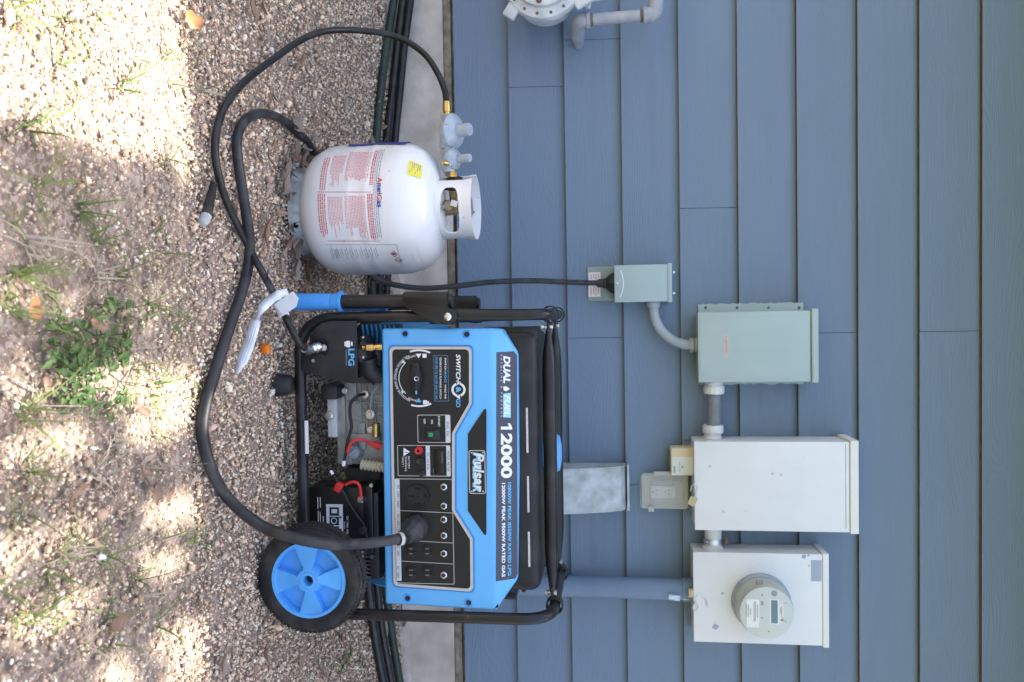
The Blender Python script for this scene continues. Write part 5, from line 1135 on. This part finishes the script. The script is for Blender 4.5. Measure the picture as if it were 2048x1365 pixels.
def leafmesh(nm, L, Wd, curl, tw, lobes=0):
    V, Fc = [], []; n = 7
    for i in range(n+1):
        t_ = i/n; w = Wd*math.sin(math.pi*min(1, t_*.97+.03))**.75*(1+(.22*math.sin(t_*math.pi*lobes*2) if lobes else 0))
        x = (t_-.5)*L; z = curl*(t_-.5)**2*L*2+.004
        for s in (-1, 0, 1): V.append((x, s*w/2*math.cos(tw*t_), z+abs(s)*w*.35*(1 if curl > 0 else .6)+s*math.sin(tw*t_)*w*.4))
    for i in range(n):
        for k in range(2): a = i*3+k; Fc.append((a, a+3, a+4, a+1))
    me = bpy.data.meshes.new(nm); me.from_pydata(V, [], Fc); me.shade_smooth(); return me
LM = {}
for m_ in ('deadleaf', 'brownleaf', 'orangeleaf'):
    LM[m_] = [leafmesh('leaf', .058, .017, .25, .5), leafmesh('leaf', .07, .02, .4, -.6), leafmesh('leaf', .05, .021, .15, .3), leafmesh('leaf', .064, .03, .3, .8, 2), leafmesh('leaf', .045, .014, .5, -.3)]
    for me in LM[m_]: me.materials.append(MT[m_])
def leaf(v, u, label, group=None, m_='deadleaf', k=None, sc=1, rz=None, h=.006, pos=None):
    p = pos or gp(v, u, h); o = bpy.data.objects.new('dead_leaf', LM[m_][random.randrange(5) if k is None else k]); COL.objects.link(o); o.location = p
    o.rotation_euler = (random.uniform(-.45, .45), random.uniform(-.3, .3), random.uniform(0, 6.28) if rz is None else rz); o.scale = (sc,)*3; tag(o, label, 'leaf', group); return o
leaf(377, 38, 'bright orange leaf standing in the sunlit gravel near the picture edge', None, 'orangeleaf', 3, .85, 1.3, .012)
for v, u, l, m_ in ((280, 820, 'curled brown leaf at the sunny gap right of the green weed', 'brownleaf'), (185, 650, 'reddish brown leaf lying in the green weed', 'brownleaf'), (275, 900, 'sunlit tan leaf half in shade on the gravel', 'deadleaf'), (290, 915, 'grey brown leaf beside the sunlit tan leaf', 'deadleaf'), (285, 945, 'long curled brown leaf below the two tan leaves', 'brownleaf'), (292, 965, 'broad pale tan leaf under the long curled one', 'deadleaf'), (335, 985, 'smooth orange-brown leaf pointing to the power cord', 'brownleaf'), (230, 990, 'pale wide leaf flat on the soil near dry roots', 'deadleaf'), (145, 985, 'tan leaf lying in the dry straw', 'brownleaf'), (265, 1040, 'grey flat leaf at the edge of a sun patch', 'deadleaf'), (60, 620, 'orange leaf blade standing in the grass at the frame edge', 'orangeleaf'), (90, 770, 'red-brown leaf at the left of a sun patch', 'brownleaf'), (305, 985, 'upright brown leaf among pebbles', 'brownleaf'), (175, 1215, 'pale bleached leaf in a sun band', 'deadleaf'), (230, 1240, 'crumpled brown leaf in the grass tuft', 'brownleaf')):
    leaf(v, u, l, None, m_, None, random.uniform(.5, .75), None, .007)
lit = 'dry brown leaf in the litter heaped around the base of the propane tank'
for _ in range(34):
    a = random.uniform(2.4, 6.4); r = .125+abs(random.gauss(0, .06)); x, y_ = tc.x+r*math.cos(a), tc.y+r*math.sin(a); leaf(0, 0, lit, 'leaf litter around the propane tank', random.choice(['deadleaf', 'deadleaf', 'brownleaf']), None, random.uniform(.85, 1.35), None, 0, Vector((x, y_, gz(x, y_)+.007)))
lit = 'dry leaf drifted among the hoses along the foundation'
for _ in range(60):
    x = random.uniform(-1.1, 1.15); y_ = -abs(random.gauss(.20, .11))-.02; leaf(0, 0, lit, 'leaf litter along the foundation', random.choice(['deadleaf', 'deadleaf', 'brownleaf']), None, random.uniform(.6, 1.0), random.gauss(0, .6), 0, Vector((x, y_, gz(x, y_)+.008)))
lit = 'small dry leaf scattered on the open gravel above the tank'
for v, u in ((500, 20), (520, 15), (555, 30), (600, 120), (545, 195), (560, 110), (590, 130), (615, 160), (585, 210), (575, 235), (615, 110), (530, 70), (495, 85), (640, 60), (660, 190), (690, 210), (680, 60), (720, 40), (510, 310), (535, 318), (545, 290)):
    leaf(v, u, lit, 'leaves on the gravel above the tank', random.choice(['deadleaf', 'brownleaf']), None, random.uniform(.45, .8), random.gauss(0, .5), .006)
lit = 'small dry leaf on the gravel around or past the wheel'
for v, u in ((540, 1300), (525, 1310), (555, 1330), (600, 1320), (680, 1280), (690, 1320), (700, 1245), (460, 1300), (420, 1150), (440, 1330), (395, 1210), (410, 1010), (385, 960), (640, 1345), (505, 1340)):
    leaf(v, u, lit, 'leaves on the gravel past the wheel', random.choice(['deadleaf', 'brownleaf']), None, random.uniform(.45, .9), random.gauss(0, .7), .006)

def ribbon(b, p, d, L, w, droop, n=5):
    d = Vector(d).normalized(); s = d.cross(Vector((0, 0, 1))).normalized() if abs(d.z) < .98 else Vector((1, 0, 0)); prev = None; pos = Vector(p); v = d.copy()
    for i in range(n+1):
        ww = w*(1-.85*(i/n)**1.5); a, c = b.bm.verts.new(pos-s*ww/2), b.bm.verts.new(pos+s*ww/2)
        if prev: b.bm.faces.new((prev[0], prev[1], c, a))
        prev = (a, c); pos = pos+v*(L/n); v = (v+Vector((0, 0, -droop/n))).normalized()
        lo = gz(pos.x, pos.y)+.004
        if pos.z < lo: pos.z = lo; v.z = max(0, v.z)
def tuft(v, u, size, n, label, group, m_='grass', dry=0):
    p = gp(v, u, 0); b = B()
    for _ in range(n):
        a = random.uniform(0, 6.28); e = random.uniform(.25, 1.3); q = p+Vector((random.gauss(0, .006), random.gauss(0, .006), -.002))
        ribbon(b, q, (math.cos(a)*math.cos(e), math.sin(a)*math.cos(e), math.sin(e)), size*random.uniform(.5, 1.1), random.uniform(.0014, .0036), random.uniform(.5, 1.6))
    return tag(obj('grass_tuft', b, m_, origin=p, smooth=60, fixn=False), label, 'grass', group)
g1 = 'thin green grass tuft growing in the gravel'
for v, u, s_, n in ((60, 252, .09, 9), (75, 372, .08, 12), (250, 175, .07, 9), (120, 130, .07, 6), (130, 40, .06, 8), (160, 425, .08, 9), (190, 480, .07, 7), (165, 400, .07, 6), (275, 520, .06, 6), (310, 460, .05, 5), (235, 555, .06, 6), (330, 105, .05, 6), (335, 320, .06, 7), (300, 620, .08, 7), (340, 660, .07, 7), (315, 770, .08, 8), (270, 730, .09, 6), (395, 790, .035, 6), (95, 1135, .06, 9), (205, 1115, .09, 10), (270, 1150, .07, 8), (375, 1080, .06, 7), (60, 1240, .06, 7), (215, 1240, .08, 8), (310, 1245, .09, 6), (230, 1290, .08, 6), (150, 1070, .06, 6), (105, 1270, .05, 5), (20, 1050, .06, 7), (410, 1085, .05, 6), (30, 20, .07, 9), (350, 180, .05, 5)):
    tuft(v, u, s_*1.35, n, g1, 'green grass tufts in the gravel')
for v, u, s_, n, l in ((35, 548, .12, 16, 'dense green grass clump at the edge, left of the weed'), (42, 825, .11, 14, 'splayed grass clump with two broad green blades'), (55, 935, .10, 14, 'grass clump lit by sun near the frame edge'), (15, 610, .09, 10, 'sunlit yellow-green grass at the frame edge beside the orange leaf')): tuft(v, u, s_, n, l, None)
for v, u, s_, n, l in ((190, 550, .06, 16, 'bleached dry grass tuft between the weed and a green blade'), (55, 490, .08, 16, 'dry straw tuft left of the gravel'), (225, 900, .06, 22, 'matted dry grass patch right of the sunny gap'), (70, 810, .08, 14, 'dry straw tuft mixed in the splayed clump'), (185, 945, .09, 9, 'branched dry root lying on the soil'), (120, 1110, .05, 12, 'dry grass tuft in the sun band')): tuft(v, u, s_, n, l, None, 'straw')
for _ in range(34):
    v, u = random.uniform(5, 350), random.uniform(20, 1350)
    if 60 < v < 245 and 590 < u < 830: continue
    dry = random.random() < .45; tuft(v, u, random.uniform(.035, .085), random.randint(3, 7), 'few dry straw blades sprouting from the gravel' if dry else g1, 'dry straw sprigs in the gravel' if dry else 'green grass tufts in the gravel', 'straw' if dry else 'grass')
b = B()
for _ in range(1300):
    x, y_ = random.uniform(-.8, 1.0), -1.2-abs(random.gauss(0, .28)); a = random.uniform(0, 6.28)
    ribbon(b, (x, y_, gz(x, y_)+.004), (math.cos(a), math.sin(a), random.uniform(0, .25)), random.uniform(.015, .06), random.uniform(.0006, .0014), .5, 3)
o = obj('dry_straw', b, 'straw', origin=(0, -1.4, -.25), smooth=0, fixn=False); o['kind'] = 'stuff'; o['label'] = 'fine dry straw strewn over the soil'; o['category'] = 'straw'
# leafy weed
wp = gp(155, 705, 0); weed = thing('leafy_weed', wp, 'low leafy green weed spreading over the gravel', 'weed')
WLm = []
for k in range(3):
    me = bpy.data.meshes.new('leaf'); L, w = (.024, .014) if k == 0 else (.019, .012) if k == 1 else (.028, .012)
    V = [(0, 0, 0), (L*.3, w*.5, .003), (L*.3, 0, -.001), (L*.3, -w*.5, .003), (L*.7, w*.4, .002), (L*.7, 0, -.002), (L*.7, -w*.4, .002), (L, 0, -.005)]
    me.from_pydata(V, [], [(0, 2, 1), (0, 3, 2), (1, 2, 5, 4), (2, 3, 6, 5), (4, 5, 7), (5, 6, 7)]); me.shade_smooth(); me.materials.append(MT['weed']); WLm.append(me)
b = B(); n = 0
for _ in range(75):
    v, u = random.gauss(155, 48), random.gauss(708, 62)
    if not (60 < v < 245 and 590 < u < 830): continue
    e = gp(v, u, 0); e.z += random.uniform(.008, .03); s_ = gp(v+random.gauss(0, 18), u+random.gauss(0, 22), 0); mid = s_.lerp(e, .5)+Vector((0, 0, .012)); pts = catmull([s_, mid, e], 4); b.tube(pts, .0009, 5)
    for _k in range(6):
        q = pts[random.randrange(3, len(pts))]; o = bpy.data.objects.new('leaf', WLm[random.randrange(3)]); COL.objects.link(o); o.parent = weed; o.location = q-wp+Vector((random.gauss(0, .008), random.gauss(0, .008), random.uniform(-.004, .008)))
        o.rotation_euler = (random.uniform(-.6, .6), random.uniform(-.5, .6), random.uniform(0, 6.28)); o.scale = (random.uniform(.38, .72),)*3; n += 1
        if n >= 300: break
o = obj('stem', b, 'grass', weed); o['kind'] = 'stuff'
# tiny sprouts by the right end of the foundation
for v, u in ((690, 1310), (672, 1340), (790, 1345), (780, 1300), (715, 1330)):
    p = gp(v, u, 0); t = thing('sprout', p, 'tiny green sprout in the gravel right of the generator', 'sprout', 'sprouts near the right end of the foundation')
    for k in range(7):
        o = bpy.data.objects.new('leaf', WLm[k % 3]); COL.objects.link(o); o.parent = t; o.location = (random.gauss(0, .01), random.gauss(0, .01), .008+.004*random.random()); o.rotation_euler = (random.uniform(-.5, .5), random.uniform(-.6, .2), random.uniform(0, 6.28)); o.scale = (.7,)*3

# ================================================================== TREE OVERHEAD (out of the picture, throws the dappled shade)
tree = thing('oak_tree', (2.9, -3.3, gz(2.9, -3.3)), 'oak tree standing beside the house, its crown hanging over the eave', 'tree')
SP = [((-1.3, -9), None)]
patches = [(270, 765, 120, 36), (330, 775, 80, 30), (60, 790, 70, 26), (130, 880, 55, 24), (20, 925, 30, 18), (320, 855, 55, 30), (355, 1025, 52, 28), (60, 1090, 75, 24), (160, 1070, 45, 18), (330, 1130, 40, 24), (70, 1250, 80, 24), (150, 1205, 50, 20), (372, 1275, 52, 28), (238, 1350, 30, 18), (370, 1350, 40, 20), (15, 590, 40, 14), (300, 598, 36, 9), (60, 605, 30, 10), (395, 345, 25, 16), (20, 1160, 20, 12), (215, 800, 30, 15)]
def sunny(x, y_):
    v, u = proj(Vector((x, y_, gz(x, y_))))
    if y_ < -2.2: return random.random() < .35
    if u < 250+max(v, 0)*.22 and v < 440: return True
    if v < -60 or u > 1420: return random.random() < .25
    for pv, pu, sv, su in patches:
        dx = (v-pv)/(sv+16); dy = (u-pu+.18*(v-pv)*(1 if pu > 820 else 0))/(su+13)
        if dx*dx+dy*dy < 1: return True
    return False
b = B(); cnt = 0
for _ in range(60000):
    gx, gy_ = random.uniform(-.9, 2.2), random.uniform(-3.2, -1.0)
    if sunny(gx, gy_): continue
    h = random.uniform(3.9, 5.0); k = (h+.25)/SUNV.z; c = Vector((gx, gy_, -.25))+SUNV*k
    L, w = random.uniform(.05, .085), random.uniform(.022, .036); M3 = Matrix.Rotation(random.uniform(0, 6.28), 3, 'Z') @ Matrix.Rotation(random.uniform(-.7, .7), 3, 'X') @ Matrix.Rotation(random.uniform(-.5, .5), 3, 'Y')
    vs = [b.bm.verts.new(c+M3 @ Vector(q)) for q in ((-L/2, 0, 0), (0, w/2, .004), (L/2, 0, 0), (0, -w/2, .004))]; b.bm.faces.new(vs); cnt += 1
    if cnt >= 19000: break
crown = obj('crown', b, 'oakleaf', tree, smooth=0, fixn=False); crown['kind'] = 'stuff'
b = B(); tr = Vector((2.9, -3.3, -.3)); b.tube(catmull([tr, tr+Vector((-.05, .05, 1.2)), tr+Vector((-.2, .2, 2.4)), tr+Vector((-.6, .7, 3.6)), tr+Vector((-.9, 1.2, 4.6)), tr+Vector((-1.2, 1.6, 5.6))], 6), [.20-.0048*i for i in range(31)], 14); obj('trunk', b, 'bark', tree)
fork = tr+Vector((-.6, .7, 3.6))
for e, r in (((.9, -.5, 4.4), .05), ((2.0, .0, 4.5), .05), ((1.5, -1.5, 4.4), .045), ((.5, -1.2, 4.4), .03)):
    e = Vector(e); pts = catmull([fork, fork.lerp(e, .4)+Vector((0, 0, .25)), fork.lerp(e, .75)+Vector((0, 0, .2)), e], 6); obj('limb', B().tube(pts, [r*(1-.8*i/len(pts)) for i in range(len(pts))], 10), 'bark', tree)
